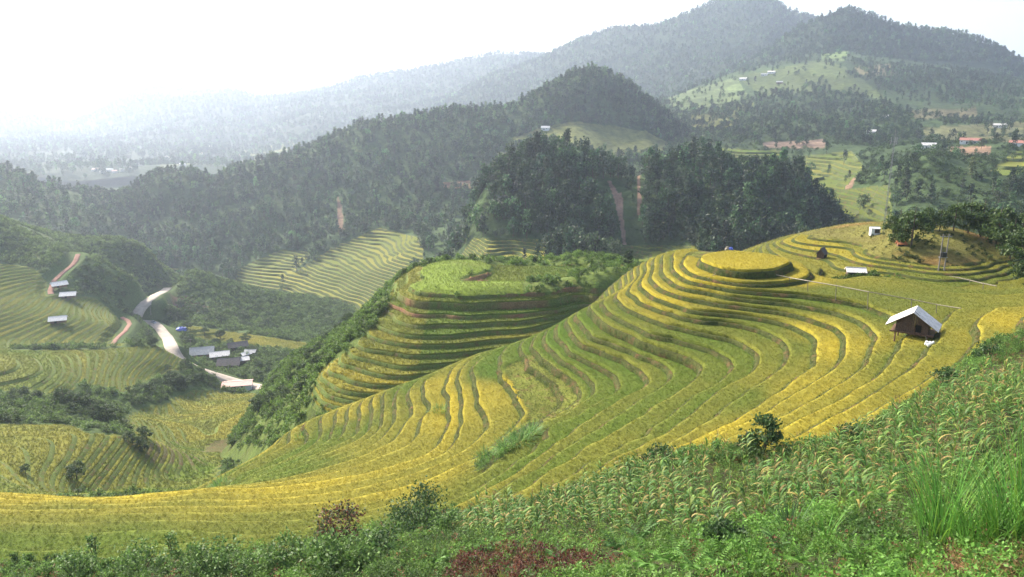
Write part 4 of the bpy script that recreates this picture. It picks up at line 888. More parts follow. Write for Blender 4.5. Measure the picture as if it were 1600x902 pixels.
oG, PG, _ = loft('far_range', 'pale hazy mountain range across the far end of the valley', 'mountain range', rowsG, (-250, 950), 320, 110, 60, .0024, fcol((0.04, 0.058, 0.03), 66, .003, [([(380, 235), (460, 220), (450, 250), (380, 262)], OLIVE), ([(240, 246), (300, 240), (310, 256), (250, 262)], (0.09, 0.105, 0.04)), ([(560, 190), (600, 185), (600, 200), (560, 205)], OLIVE)]), drop=6, seed=66, crest_amp=.1)
QG = scatter_on(PG, 15000, lambda Q, px, py: fbm(Q[:, 0] * .004, Q[:, 1] * .004, 96, 3) > -.5, -.5)
props(scatter('forest', G_TREE, QG, tree_cols(QG), rng.uniform(1.2, 2.4, len(QG)), None, .05), 'faint woods on the pale far range', 'forest')
rowsH = [[(-300, 175, 9500), (100, 160, 9500), (250, 138, 9500), (310, 120, 9500), (360, 104, 9500), (400, 96, 9500), (440, 93, 9500), (480, 87, 9500), (520, 89, 9500), (560, 108, 9500), (600, 114, 9500), (700, 118, 9500), (900, 130, 9500)],
         [(-300, 190, 8000), (300, 160, 8000), (500, 140, 8000), (900, 160, 8000)], [(-300, 230, 6000), (300, 215, 6000), (900, 210, 6000)]]
oH, PH, _ = loft('farthest_mountain', 'very pale blue mountain on the skyline behind the range', 'mountain', rowsH, (-300, 900), 160, 40, 90, .0012, fcol((0.04, 0.06, 0.035), 67, .001), drop=0, seed=67, back=(800, 400), crest_amp=.1)
rowsI = [[(-260, 200, 880), (-100, 232, 900), (0, 257, 900), (60, 282, 910), (130, 293, 930), (180, 302, 950), (220, 318, 960), (270, 350, 960), (330, 400, 950)], [(-260, 290, 750), (0, 320, 760), (130, 345, 780), (250, 390, 800), (330, 430, 820)], [(-260, 380, 600), (0, 385, 640), (130, 400, 660), (250, 440, 700), (330, 470, 720)]]
oI, PI, _ = loft('wooded_slope', 'hazy wooded slope behind the left spur', 'slope', rowsI, (-260, 330), 170, 60, 12, .008, fcol(seed=68), drop=8, seed=68, back=(150, 90))
QI = scatter_on(PI, 3000, lambda Q, px, py: np.ones(len(px), bool), -.4)
props(scatter('forest', G_TREE, QI, tree_cols(QI), 0.49 + 1.16 * rng.random(len(QI)) ** 2, None, .05), 'hazy trees on the slope behind the left spur', 'forest')
V = np.array([(-9000, -250, -191), (9000, -250, -191), (9000, 11500, -191), (-9000, 11500, -191)], float)
o = mesh_np('ground', V, np.array([[0, 1, 2, 3]]), M['far_ground'], col=np.full((4, 3), (0.06, 0.085, 0.035))); props(o, 'valley floor reaching to the far mountains', 'ground', kind='structure')
# the ground under and behind the viewpoint is carried by terraced_hillside

# air ----------------------------------------------------
mb = MB(); mb.box((0, 5600, 180), (19000, 12200, 760))
hz = mb.build('haze', None); hz.data.materials.clear()
hm = bpy.data.materials.new('haze'); hm.use_nodes = True; hn = hm.node_tree; hn.nodes.clear()
ho = hn.nodes.new('ShaderNodeOutputMaterial'); hv = hn.nodes.new('ShaderNodeVolumePrincipled')
hv.inputs['Color'].default_value = (0.71, 0.82, 1.0, 1); hv.inputs['Density'].default_value = 1.35e-4; hv.inputs['Anisotropy'].default_value = .5
hn.links.new(hv.outputs[0], ho.inputs['Volume']); hz.data.materials.append(hm)
props(hz, 'pale morning haze filling the valley air', 'haze', kind='stuff')

# ---------------------------------------------------------------- placing things on the ground
def g1(px, py): q = march([px], [py], hf1)[0]; return Vector((q[0], q[1], float(zat(S1, X10, Y10, ST1, q[0], q[1]))))
hf3 = lambda x, y: bil(P3[..., 2], X30, Y30, ST3, x, y); hf2 = lambda x, y: bil(P2[..., 2], X20, Y20, ST2, x, y); hf4b = lambda x, y: bil(P4[..., 2], X40, Y40, ST4, x, y)
def g3(px, py): q = march([px], [py], hf3, 122, 190, 2000)[0]; return Vector((q[0], q[1], float(hf3(q[0], q[1]))))
def g2(px, py): q = march([px], [py], hf2, 165, 300, 2000)[0]; return Vector((q[0], q[1], float(hf2(q[0], q[1]))))
def g4(px, py, y0=135): q = march([px], [py], hf4b, y0, 636, 3000)[0]; return Vector((q[0], q[1], float(hf4b(q[0], q[1]))))
def gl(P, px, py):
    x, y = project(P[8:]); i = np.argmin((x - px) ** 2 + (y - py) ** 2); return Vector(P[8:].reshape(-1, 3)[i])
def az_of(p): return -math.atan2(p[0], p[1])            # z rotation that turns a thing's local y away from the viewpoint

# stilt hut ----------------------------------------------------
def stilt_hut():
    p = at_z(1423, 541, -31.2); root = empty('stilt_hut', tuple(p), math.radians(-34))
    props(root, 'dark plank hut on stilts with a white gabled roof among the terraces', 'hut')
    fz, hw, hd, wh, ap = 2.1, 1.8, 1.4, 1.15, 2.75            # floor height, half width, half depth, wall height, apex above floor
    r = random.Random(3)
    for x in (-hw, hw):
        for y in (-hd, hd): MB().tube([(x * .95, y, -1.2), (x, y, fz)], [.11, .09], 7).build('stilt', M['wood_mid'], root)
    fl = MB()
    for x in np.arange(-hw - .55, hw + .5, .24): fl.box((x + .12, 0, fz + .03), (.21, 2 * hd + .5, .05))
    fl.build('floor', M['wood_mid'], root)
    for y in (-hd - .1, hd + .1): MB().box((0, y, fz - .08), (2 * hw + 1.3, .12, .14)).build('floor_beam', M['wood_mid'], root)
    for side, y in ((1, -hd), (-1, hd)):                       # plank gables
        n = 14; wd = 2 * hw / n
        for i in range(n):
            x = -hw + (i + .5) * wd; top = wh + (ap - .28 - wh) * (1 - abs(x) / hw) + r.uniform(-.03, .0)
            if side == 1 and .35 < x < 1.0:
                z1 = fz + 1.12
                MB().box((x, y, (z1 + fz + top) / 2), (wd * .94, .035, fz + top - z1)).build('plank', M['wood_dark'], root); continue
            MB().box((x, y + r.uniform(-.012, .012), fz + .06 + top / 2 - .03), (wd * .94, .035, top - .06)).build('plank', M['wood_dark'], root)
    for x in (-hw, hw):
        for i in range(9):
            y = -hd + .1 + (i + .5) * (2 * hd - .2) / 9
            MB().box((x, y, fz + wh / 2 + .06), (.035, (2 * hd - .2) / 9 * .94, wh - .06)).build('plank', M['wood_dark'], root)
    dr = MB().box((.68, -hd + .45, fz + .6), (.68, .04, 1.06)).build('doorway', M['dark_hole'], root)
    ez = fz + wh - .42; ew = hw + 1.15; yo = hd + .5                    # eaves
    for s_ in (-1, 1):
        ro = None; ns = 4
        for j in range(ns):                                         # cement sheets side by side, each ridged
            y0 = -yo + j * 2 * yo / ns; y1 = y0 + 2 * yo / ns + .05; mb = MB(); nr = 5
            for i in range(nr):
                ya, yb = y0 + (y1 - y0) * i / nr, y0 + (y1 - y0) * (i + 1) / nr; dz = .02 * (j % 2)
                q = [(s_ * ew, ya, ez + dz), (s_ * ew, yb - .025, ez + dz), (0, yb - .025, fz + ap + dz), (0, ya, fz + ap + dz)]
                if s_ < 0: q = q[::-1]
                mb.slab(q, .035)
            mb.build('roof_sheet', M['white_roof'], root)
        MB().slab([(s_ * .72, -yo + .5, fz + ap - .72 * (ap - wh + .42) / ew + .055), (s_ * .72, -yo + .58, fz + ap - .72 * (ap - wh + .42) / ew + .055), (s_ * .06, -yo + .58, fz + ap + .04), (s_ * .06, -yo + .5, fz + ap + .04)][::s_], .02).build('roof_strip', M['wood_dark'], root)
    MB().tube([(0, -yo - .02, fz + ap - .10), (0, yo, fz + ap - .10)], .05).build('ridge_pole', M['wood_mid'], root)
    for s_ in (-1, 1):
        for y in (-yo + .1, yo - .1):
            MB().tube([(s_ * (ew - .1), y, ez - .06), (0, y, fz + ap - .09)], .035).build('rafter', M['wood_mid'], root)
    MB().tube([(1.6, -hd - .3, fz), (2.5, -hd - .9, -.15)], .04).build('ladder_pole', M['bamboo'], root)
    return root
stilt_hut()
cl = g1(1452, 541); mb = MB(); rr = random.Random(8)
for i in range(3): mb.tube([cl + Vector((rr.uniform(-.4, .4), rr.uniform(-.3, .3), .1)), cl + Vector((rr.uniform(-.4, .4), rr.uniform(-.3, .3), .55))], [.22, .14], 7)
props(mb.build('sack_pile', M['white_paint']), 'small pile of pale sacks lying beside the stilt hut', 'sacks')

# bamboo water pipe ----------------------------------------------------
def pole_line(name, label, posts, ends, mat):
    root = empty(name, tuple(at_z(*posts[0][:2], posts[0][3]))); root_l = Vector(root.location); tops = []
    for px, pb, ptop, z_ in posts:
        b = Vector(at_z(px, pb, z_)); t = Vector(at_y(px, ptop, b.y)); tops.append(t)
        MB().tube([b - root_l - Vector((0, 0, .6)), t - root_l + Vector((.05, 0, .12))], .055, 6).build('post', M['bamboo_grey'], root)
    e0 = Vector(at_y(*ends[0], tops[0].y + 2.5)); e1 = Vector(at_y(*ends[1], tops[-1].y - 2.5))
    ln = [e0] + tops + [e1]
    for i in range(len(ln) - 1): MB().tube([ln[i] - root_l, ln[i + 1] - root_l + (ln[i + 1] - ln[i]).normalized() * .15], .07, 7).build('pipe_segment', mat, root)
    return props(root, label, 'water pipe')
pole_line('bamboo_pipe', 'long bamboo water pipe on thin posts crossing the green field', [(1233, 449, 434, -30), (1262, 458, 439, -30), (1306, 469, 446.5, -30), (1356, 481, 456, -30), (1424, 488, 468, -30), (1463, 494, 476, -30)], ((1201, 427), (1500, 482)), M['bamboo'])
pole_line('bamboo_pipe', 'short dark bamboo pipe on posts along the terraces of the grassy hill', [(1497, 441, 434, -31.6), (1515, 446, 438, -31.6), (1536, 456, 443, -31.8)], ((1476, 431), (1556, 447)), M['bamboo_grey'])
a, b = g1(1095, 442), g1(1118, 426)
props(MB().tube([a, b + Vector((0, 0, .7))], .06).build('bamboo_stick', M['bamboo']), 'single pale bamboo stick leaning against the round mound', 'stick')

# gabled building ----------------------------------------------------
def house(name, label, cat, p, rz, L, W, H, R, roof, wall, over=.5, doors=1, wins=2, group=None, stilts=0.0, chimney=False):
    """walls, two roof slopes, door and windows; ridge along local x"""
    root = empty(name, tuple(p), rz); z0 = stilts; props(root, label, cat, group)
    mb = MB(); mb.box((0, 0, z0 + H / 2 - .4), (L, W, H + .8)) if not stilts else mb.box((0, 0, z0 + H / 2), (L, W, H))
    b = len(mb.v)
    for x in (-L / 2, L / 2): mb.v += [(x, -W / 2 + .01, z0 + H - .01), (x, W / 2 - .01, z0 + H - .01), (x, 0, z0 + H + R - .08)]
    mb.f += [(b, b + 2, b + 1), (b + 3, b + 4, b + 5)]
    wl_ = mb.build('wall', wall, root)
    if stilts:
        for x in (-L / 2 + .15, 0, L / 2 - .15):
            for y in (-W / 2 + .15, W / 2 - .15): MB().tube([(x, y, -.8), (x, y, z0)], .1, 6).build('stilt', M['wood_mid'], root)
    k = (H + R); e = W / 2 + over; ez = z0 + H - over * R / (W / 2)
    for s_ in (-1, 1):
        q = [(-L / 2 - over, s_ * e, ez), (L / 2 + over, s_ * e, ez), (L / 2 + over, 0, z0 + k), (-L / 2 - over, 0, z0 + k)]
        rf = MB().slab(q if s_ < 0 else q[::-1], .1).build('roof', roof, root)
        MB().tube([(-L / 2 - over, 0, z0 + k + .02), (L / 2 + over, 0, z0 + k + .02)], .09, 6).build('ridge_cap', roof, rf) if s_ > 0 else None
    for i in range(doors): MB().box((-L * .15 + i * 2.5, -W / 2 - .03, z0 + min(1.0, H * .45)), (1.1, .08, min(2.0, H * .9))).build('door', M['dark_hole'], root)
    for i in range(wins):
        x = L * (.18 + .22 * i) * (1 if i % 2 == 0 else -1)
        w_ = MB().box((x, -W / 2 - .02, z0 + H * .58), (.95, .06, .8)).build('window', M['wood_mid'], root); MB().box((x, -W / 2 - .05, z0 + H * .58), (.75, .03, .6)).build('pane', M['glass'], w_)
    return root
D_ = math.radians
house('small_hut', 'tiny dark wooden hut with a steep roof beside the golden terraces', 'hut', g3(1284, 402), az_of(g3(1284, 402)) + D_(70), 1.5, 1.4, .9, .9, M['dark_roof'], M['wood_dark'], .2, 1, 0)
house('farm_shed', 'low shed with a white sheet roof half hidden in vines', 'shed', g3(1336, 432), az_of(g3(1336, 432)) + D_(12), 2.7, 2.0, 1.1, .45, M['white_roof'], M['wood_dark'], .3, 1, 1)
house('white_cabin', 'small white box cabin at the foot of the mast', 'cabin', g3(1366, 367), az_of(g3(1366, 367)) + D_(15), 1.7, 1.5, 1.45, .12, M['white_paint'], M['white_paint'], .06, 0, 1)
house('field_shelter', 'tiny orange roofed shelter on the dry grassy slope', 'shelter', g3(1408, 384), az_of(g3(1408, 384)) + D_(20), 1.4, 1.1, .5, .35, M['orange'], M['wood_mid'], .2, 1, 0)
# communications mast with antennas and stays
def mast():
    p = g3(1380, 364); p.z -= .3; t = Vector(at_y(1393, 214, p.y)); h = t.z - p.z; root = empty('radio_mast', tuple(p)); props(root, 'tall thin lattice mast with panel antennas standing behind the white cabin', 'mast')
    mb = MB()
    for k in range(3):
        a = k * 2.094; mb.tube([(math.cos(a) * .17, math.sin(a) * .17, 0), (math.cos(a) * .14, math.sin(a) * .14, h)], .025, 5)
    mb.build('lattice_leg', M['metal'], root); mb = MB()
    for i in range(int(h / .7)):
        for k in range(3):
            a, b = k * 2.094, (k + 1) * 2.094; mb.tube([(math.cos(a) *   .155, math.sin(a) * .155, i * .7), (math.cos(b) * .155, math.sin(b) * .155, i * .7 + .7)], .02, 4)
    mb.build('lattice_brace', M['metal'], root)
    for a in (.3, 2.4, 4.5):
        an_ = MB().box((math.cos(a) * .6, math.sin(a) * .6, h - .8), (.12, .1, 1.4)).build('antenna', M['metal'], root); MB().tube([(0, 0, h - .9), (math.cos(a) * .6, math.sin(a) * .6, h - .9)], .03, 5).build('bracket', M['metal'], an_)
    MB().tube([(0, 0, h - .2), (0, 0, h + 1.6)], .025, 5).build('lightning_rod', M['metal'], root)
    for k in range(3):
        a = k * 2.094 + .5; MB().tube([(0, 0, h * .72), (math.cos(a) * 6, math.sin(a) * 6, -1.0)], .012, 4).build('stay', M['metal'], root)
mast()
def power_pole(p, h, label, twin=False, group=None):
    root = empty('power_pole', tuple(p)); props(root, label, 'power pole', group)
    for x in ((-.5, .5) if twin else (0,)): MB().tube([(x, 0, -.6), (x, 0, h)], [.13, .09], 8).build('pole', M['concrete_pole'], root)
    arm = MB().box((0, 0, h - .4), (2.0, .1, .1)).build('crossarm', M['metal'], root)
    for x in (-.85, 0, .85): MB().tube([(x, 0, h - .35), (x, 0, h - .1)], .05, 6).build('insulator', M['dark_hole'], arm)
    if twin:
        tr = MB().box((0, -.1, h * .42), (.75, .55, .8)).build('transformer', M['black'], root); MB().tube([(-.2, -.1, h * .42 + .4), (-.2, -.1, h * .42 + .62)], .05, 6).build('bushing', M['black'], tr); MB().box((0, 0, h * .42 - .47), (1.4, .5, .08)).build('platform', M['metal'], root)
p = g3(1471, 421); power_pole(p, at_y(1479, 366, p.y)[2] - p.z, 'twin power pole carrying a black transformer on the grassy hill', True)
for i, (bx, by, ty, lb) in enumerate(((299, 545, 534, 'concrete power pole beside the grey roofed village house'), (357, 580, 561, 'concrete power pole in front of the dark village roofs'), (236, 492, 482, 'thin power pole beside the bend of the road'))):
    p = g4(bx, by, 300); power_pole(p, max(6.0, at_y(bx, ty, p.y)[2] - p.z), lb)
# tarpaulin heap on the bare plot
def heap(p, label, mat, w_, h_, name='tarp_heap'):
    r = random.Random(int(p.x * 10)); V = []; F = []
    for j in range(5):
        for i in range(10):
            a = i / 10 * 6.283; k = math.cos(j / 4 * 1.57) * w_ * r.uniform(.8, 1.15) / 2; V.append((math.cos(a) * k, math.sin(a) * k * .7, math.sin(j / 4 * 1.57) * h_ * r.uniform(.85, 1.1) - .05))
    for j in range(4):
        for i in range(10): F.append((j * 10 + i, j * 10 + (i + 1) % 10, (j + 1) * 10 + (i + 1) % 10, (j + 1) * 10 + i))
    F.append(tuple(40 + i for i in range(10)))
    mb = MB(); mb.v = V; mb.f = F; o = mb.build(name, mat); o.location = p; return props(o, label, 'heap')
p = g1(1142, 390); heap(p, 'blue tarpaulin heap on the bare earth behind the round mound', M['blue_tarp'], 1.4, .75)
heap(p + Vector((-.9, .3, 0)), 'pale sack heap next to the blue tarpaulin', M['bamboo'], 1.5, .9, 'sack_heap')
heap(g4(284, 516, 300), 'small blue tarpaulin by the road above the village', M['blue_tarp'], 7, 2.2)

# village ----------------------------------------------------
VH = [(317, 556, -8, 11.5, 7.5, 2.6, 2.6, 'grey_roof', 'wood_mid', 'largest village house with a pale grey gable roof beside the road'), (344, 560, -2, 9, 6, 2.6, 1.5, 'white_roof', 'wood_mid', 'village house with a bright white sheet roof next to the grey one'),
      (359, 572, -12, 10.5, 8, 2.2, 2.4, 'dark_roof', 'wood_dark', 'dark shingled village house nearest the road'), (372, 545, 6, 9.5, 5.5, 2.4, 1.7, 'dark_roof', 'wood_dark', 'dark roofed house at the back of the village'),
      (377, 566, 4, 7, 4.5, 2.0, 1.0, 'white_roof', 'wood_mid', 'small white roofed shed right of the dark village house'), (392, 553, -20, 5, 3.5, 1.8, .8, 'grey_roof', 'wood_dark', 'small grey shed at the right end of the village'),
      (384, 557, 25, 4, 3.0, 1.8, .7, 'white_roof', 'wood_dark', 'tiny white roofed lean-to amid the village yards')]
for px_, py_, dg, L, W, H, R, rf, wa, lb in VH:
    p = g4(px_, py_, 330); house('village_house', lb, 'house', p, az_of(p) + D_(dg), L, W, H, R, M[rf], M[wa], .8, 1, 2, 'houses of the roadside village')
p = g4(372, 610, 300) + Vector((0, 0, 1.5)); house('roadside_building', 'long building with a pink sheet roof below the village road', 'building', p, az_of(p) + D_(-8), 13, 7, 2.2, .9, M['pink_roof'], M['plaster'], .5, 1, 2)
for px_, py_, dg, lb in ((93, 451, 12, 'white roofed stilt house beside the red track on the spur, uppermost of three'), (108, 467, -14, 'long white roofed stilt house below the red track'), (92, 506, -10, 'lone white roofed stilt house among the lower spur terraces')):
    p = g4(px_, py_, 340); house('spur_house', lb, 'house', p, az_of(p) + D_(dg), 7.0, 4.5, 1.9, 1.3, M['white_roof'], M['wood_mid'], .9, 1, 1, 'stilt houses on the left spur', stilts=1.0)
# car on the road
def car(p, rz, label):
    root = empty('parked_car', tuple(p), rz); props(root, label, 'car')
    prof = [(-2.1, .35), (-2.15, .8), (-1.9, 1.0), (-1.1, 1.05), (-.5, 1.5), (.9, 1.52), (1.6, 1.05), (2.1, .95), (2.15, .4)]
    mb = MB(); b = len(mb.v)
    for y, k in ((-.85, 0), (.85, 0)): mb.v += [(x, y * (.85 if z > 1.2 else 1), z) for x, z in prof]
    n = len(prof); mb.f += [tuple(range(n)), tuple(range(2 * n - 1, n - 1, -1))] + [(i, n + i, n + (i + 1) % n, (i + 1) % n) for i in range(n)]
    mb.build('body', M['car_paint'], root)
    for y in (-.87, .87):
        MB().box((.25, y * .93, 1.25), (1.3, .05, .34)).build('window', M['glass'], root)
        for x in (-1.3, 1.35):
            w_ = MB().tube([(x, y - .08, .34), (x, y + .08, .34)], .34, 12).build('wheel', M['black'], root); MB().tube([(x, y - .1, .34), (x, y + .1, .34)], .18, 8).build('rim', M['metal'], w_)
    MB().slab([(-1.08, -.68, 1.09), (-.52, -.66, 1.5), (-.52, .66, 1.5), (-1.08, .68, 1.09)], .03).build('windscreen', M['glass'], root)
    for y in (-.6, .6): MB().box((-2.12, y, .75), (.08, .35, .16)).build('headlight', M['white_paint'], root)
q, wd = road_lines[0]; x_, y_ = project(q); i = int(np.argmin((x_ - 241) ** 2 + (y_ - 505) ** 2)); dv = q[min(i + 2, len(q) - 1)] - q[i - 2]
car(Vector(q[i]) + Vector((0, 0, .3)), math.atan2(dv[1], dv[0]) + math.pi, 'silver car driving on the pale valley road')
# farmsteads on the far slopes
FH = [(PD, 1516, 222, 16, 'red_roof', 'plaster', 'long red roofed building on the right slope'), (PD, 1594, 226, 15, 'red_roof', 'plaster', 'red roofed building at the right edge of the slope'), (PD, 1451, 231, 11, 'white_roof', 'plaster', 'white roofed farmhouse below the bare field'),
      (PD, 1424, 234, 8, 'white_roof', 'plaster', 'small white farmhouse near the top of the mast'), (PD, 1381, 184, 9, 'white_roof', 'plaster', 'white house in the dark wood, upper of two'), (PD, 1361, 208, 10, 'white_roof', 'plaster', 'white house in the dark wood, lower of two'),
      (PD, 1162, 123, 15, 'white_roof', 'plaster', 'white roofed barn at the left end of the upper hamlet'), (PD, 1193, 116, 12, 'grey_roof', 'plaster', 'grey roofed house in the middle of the upper hamlet'), (PD, 1206, 113, 14, 'white_roof', 'plaster', 'white house at the right end of the upper hamlet'),
      (PD, 1218, 128, 11, 'grey_roof', 'wood_mid', 'low grey roofed house below the upper hamlet'), (PD, 1562, 197, 14, 'grey_roof', 'plaster', 'grey roofed house above the long red roofed building'), (PA, 852, 201, 10, 'white_roof', 'plaster', 'tiny white hut on the saddle of the wooded ridge')]
for P_, px_, py_, L, rf, wa, lb in FH:
    p = gl(P_, px_, py_ + 2); house('farmhouse', lb, 'house', p, az_of(p) + random.uniform(-.2, .2), L, L * .45, 3.2, 1.8, M[rf], M[wa], .5, 1, 2, 'farmhouses on the far slopes')
for i, (px_, py_) in enumerate([(150, 268), (162, 271), (172, 268), (181, 270), (190, 267), (225, 252), (240, 256), (262, 247), (300, 236), (312, 241), (330, 230), (352, 250), (375, 244), (448, 188), (500, 182), (205, 262), (218, 259), (285, 258)]):
    p = gl(PG, px_, py_); house('valley_house', 'pale house in the hazy far valley hamlet', 'house', p, random.uniform(-.5, .5), random.uniform(8, 13), 7, 3.5, 2, M['white_roof' if i % 3 else 'pink_roof'], M['plaster'], .5, 0, 0, 'pale houses in the far valley hamlet')

# ---------------------------------------------------------------- single trees and bushes
M['leaf_v'] = mat_leaf('plant_leaf', 'GEOMETRY', var=.3, trans=.3)
def foliage_mesh(name, pts, size, cols, seed, up=.6, asp=.55):
    r = random.Random(seed); V = []; F = []; C = []
    for c in pts:
        leaf_quad(V, F, c, size * r.uniform(.6, 1.35), r, up, asp); k = r.choice(cols); j = r.uniform(.75, 1.25); C += [(k[0] * j, k[1] * j, k[2] * j)] * 4
    me = bpy.data.meshes.new(name); me.from_pydata(V, [], F); me.materials.append(M['leaf_v'])
    a_ = me.attributes.new('col', 'FLOAT_COLOR', 'POINT'); a_.data.foreach_set('color', np.c_[np.array(C), np.ones(len(C))].astype(np.float32).ravel()); me.update()
    return me
def link(name, me, parent): o = bpy.data.objects.new(name, me); COL.objects.link(o); o.parent = parent; return o
TREE_ME = []
for i in range(5):
    r = random.Random(500 + i); tall = i < 3
    sh = dict(clumps=30, r=1.9 if tall else 2.6, h=5.2 if tall else 4.6, z0=2.6 if tall else 1.3, cs=.42, prof=(lambda z: (1 - .75 * z) * (.8 + .2 * math.sin(z * 17 + i))) if tall else (lambda z: math.sqrt(max(0, 1 - (2 * z - .85) ** 2 * .9))))
    cols = [(0.035, 0.060, 0.018), (0.028, 0.05, 0.016), (0.05, 0.08, 0.02)] if tall else [(0.06, 0.10, 0.026), (0.05, 0.085, 0.023), (0.085, 0.13, 0.032)]
    me = foliage_mesh('crown', crown_pts(r, 1500, sh), .25, cols, 510 + i)
    mb = MB(); mb.tube([(0, 0, -.6), (.08, .03, 2.2), (-.05, .08, 4.6), (0, 0, 6.8)], [.17, .13, .09, .03], 7)
    for k in range(6):
        a = r.uniform(0, 6.28); z0 = r.uniform(2.2, 4.8); l = r.uniform(.8, 1.7); mb.tube([(0, 0, z0), (math.cos(a) * l * .6, math.sin(a) * l * .6, z0 + l * .3), (math.cos(a) * l, math.sin(a) * l, z0 + l * .7)], [.06, .04, .015], 5)
    TREE_ME.append((me, mb.data('trunk', M['bark'], True)))
def tree(p, h, label, group, k, wd=1.0):
    root = empty('tree', tuple(p), random.uniform(0, 6.28)); props(root, label, 'tree', group); s_ = h / 7.8; root.scale = (s_ * wd, s_ * wd, s_)
    link('trunk', TREE_ME[k][1], root); link('crown', TREE_ME[k][0], root); return root
for i, (bx, by, ty, k, lb) in enumerate([(1402, 381, 323, 3, 'slender dark tree at the left end of the grove'), (1424, 386, 320, 4, 'dark tree next to the leftmost one of the grove'), (1447, 362, 318, 3, 'round dark tree behind the dry hilltop'), (1468, 361, 322, 4, 'low dark tree on the crest of the dry hill'),
        (1490, 361, 312, 3, 'tall dark tree above the power pole'), (1512, 364, 306, 4, 'tallest broad dark tree of the grove'), (1532, 371, 310, 3, 'dense dark tree on the right shoulder of the dry hill'), (1556, 386, 322, 4, 'dark tree below the tallest one of the grove'),
        (1578, 404, 340, 3, 'dark tree at the right end of the narrow terraces'), (1594, 424, 352, 4, 'dark tree by the right edge above the field'), (1560, 368, 315, 3, 'dark tree behind the right shoulder of the hill'), (1594, 380, 322, 3, 'dark tree at the right edge, upper one'), (1603, 452, 392, 4, 'low dark tree at the right edge, lower one')]):
    p = g3(bx, by); tree(p + Vector((0, 0, -.4)), (at_y(bx, ty, p.y)[2] - p.z) * 1.1 + .4, lb, 'grove on the grassy hill', k, .95)
p = g2(982, 419); tree(p, at_y(982, 396, p.y)[2] - p.z + 1.0, 'lone conifer standing at the right end of the knoll', None, 0, 1.2)
KT = [(545, 497, 484), (510, 532, 515), (500, 552, 530), (485, 560, 540), (475, 585, 562), (460, 600, 575), (440, 620, 598), (425, 632, 605), (405, 640, 612), (450, 625, 600), (470, 620, 592), (495, 575, 548), (530, 515, 500), (432, 600, 582), (480, 605, 580)]
for i, (bx, by, ty) in enumerate(KT):
    p = g2(bx, by); tree(p, min(6.5, max(3.0, at_y(bx, ty, p.y)[2] - p.z)), 'bushy green tree on the steep left flank of the knoll', 'trees on the flank of the knoll', 3 + i % 2, 1.3)
# trees along the valley
tr = random.Random(77); VT = []
for poly, n, hh, zl in (([(0, 628), (90, 632), (130, 655), (200, 660), (190, 640), (120, 625), (20, 615)], 18, 5.5, 'bushy dark tree in the belt above the lower left terraces'), ([(200, 625), (290, 605), (340, 600), (250, 580), (285, 560), (300, 585), (220, 608)], 20, 5.0, 'bushy tree between the striped field and the golden dome field'), ([(280, 500), (290, 545), (300, 545), (310, 520), (330, 540), (400, 545), (410, 600), (395, 600), (385, 535), (300, 510)], 18, 5.5, 'green tree around the roadside village houses'),
                    ([(190, 495), (225, 490), (250, 530), (240, 545), (205, 545), (200, 520)], 10, 4.5, 'small tree between the red path and the pale road'), ([(210, 490), (260, 470), (330, 490), (440, 510), (470, 530), (380, 515), (280, 500)], 26, 7.0, 'tree on the slope between the road and the valley bottom'), ([(120, 405), (200, 435), (228, 460), (200, 480), (130, 440)], 16, 3.5, 'low bushy tree on the crest of the left spur'), ([(200, 665), (235, 680), (225, 715), (200, 690)], 6, 3.0, 'small bush on the gully edge beside the lower left terraces')):
    xs = [q_[0] for q_ in poly]; ys = [q_[1] for q_ in poly]; c_ = 0
    while c_ < n:
        x, y = tr.uniform(min(xs), max(xs)), tr.uniform(min(ys), max(ys))
        if in_poly(np.array([x]), np.array([y]), poly)[0]: VT.append((x, y, hh * tr.uniform(.6, 1.35), zl)); c_ += 1
for i, (x, y, h, zl) in enumerate(VT):
    p = g4(x, y, 190 if y > 560 else 340)
    if bil(road_d, X40, Y40, ST4, np.array([p.x]), np.array([p.y]))[0] < 4.0: continue
    tree(p, h, zl, zl.replace('tree ', 'trees ').replace('bush ', 'bushes '), 3 + i % 2, 1.25)
for bx, by, ty, lb in ((40, 740, 722, 'lone dark bush on the golden terraces at far left'), (120, 748, 715, 'spindly tree on the lower left terraces')):
    p = g4(bx, by, 135); tree(p, at_y(bx, ty, p.y)[2] - p.z, lb, None, 3, 1.2)
rice_scatter(S4, X40, Y40, ST4, 800000, ripe4, 1.25, S4.levels)
# scrub over the valley slopes
n = 52000; X = rng.uniform(X40, 55, n); Y = rng.uniform(Y40, 630, n); b4 = lambda G: bil(G, X40, Y40, ST4, X, Y)
ok = (b4(S4.m) < .1) & (b4(road_d) > 5.0) & (fbm(X * .03, Y * .03, 58, 3) > -.55); Q = np.c_[X, Y, b4(P4[..., 2]) - .2][ok]; px, py = project(Q); Q = Q[(px > -120) & (px < 700)]
scatter('scrub', G_SHRUB, Q, np.array((0.10, 0.155, 0.04)) * rng.uniform(.5, 1.6, (len(Q), 1)), rng.uniform(.6, 1.6, len(Q)), S4.root, .12)
# bushes on the dry hill
n = 90; px = rng.uniform(1345, 1560, n); py = rng.uniform(366, 412, n); q3 = march(px, py, hf3, 122, 190, 2000); keep = bil(S3.m, X30, Y30, ST3, q3[:, 0], q3[:, 1]) < .3
scatter('scrub', G_SHRUB, q3[keep], np.array((0.05, 0.075, 0.02)) * rng.uniform(.6, 1.5, (keep.sum(), 1)), rng.uniform(.12, .5, keep.sum()), S3.root, .1)
vx = g3(1352, 440); Q = np.array([vx + Vector((rng.normal(0, 2.2), rng.normal(0, .7), 0)) for _ in range(70)]); Q[:, 2] = hf3(Q[:, 0], Q[:, 1]) + .1
props(scatter('vines', G_SHRUB, Q, np.array((0.08, 0.14, 0.025)) * rng.uniform(.6, 1.4, (70, 1)), rng.uniform(.35, .7, 70), None, .2), 'green vines sprawling round the white roofed shed', 'vines')

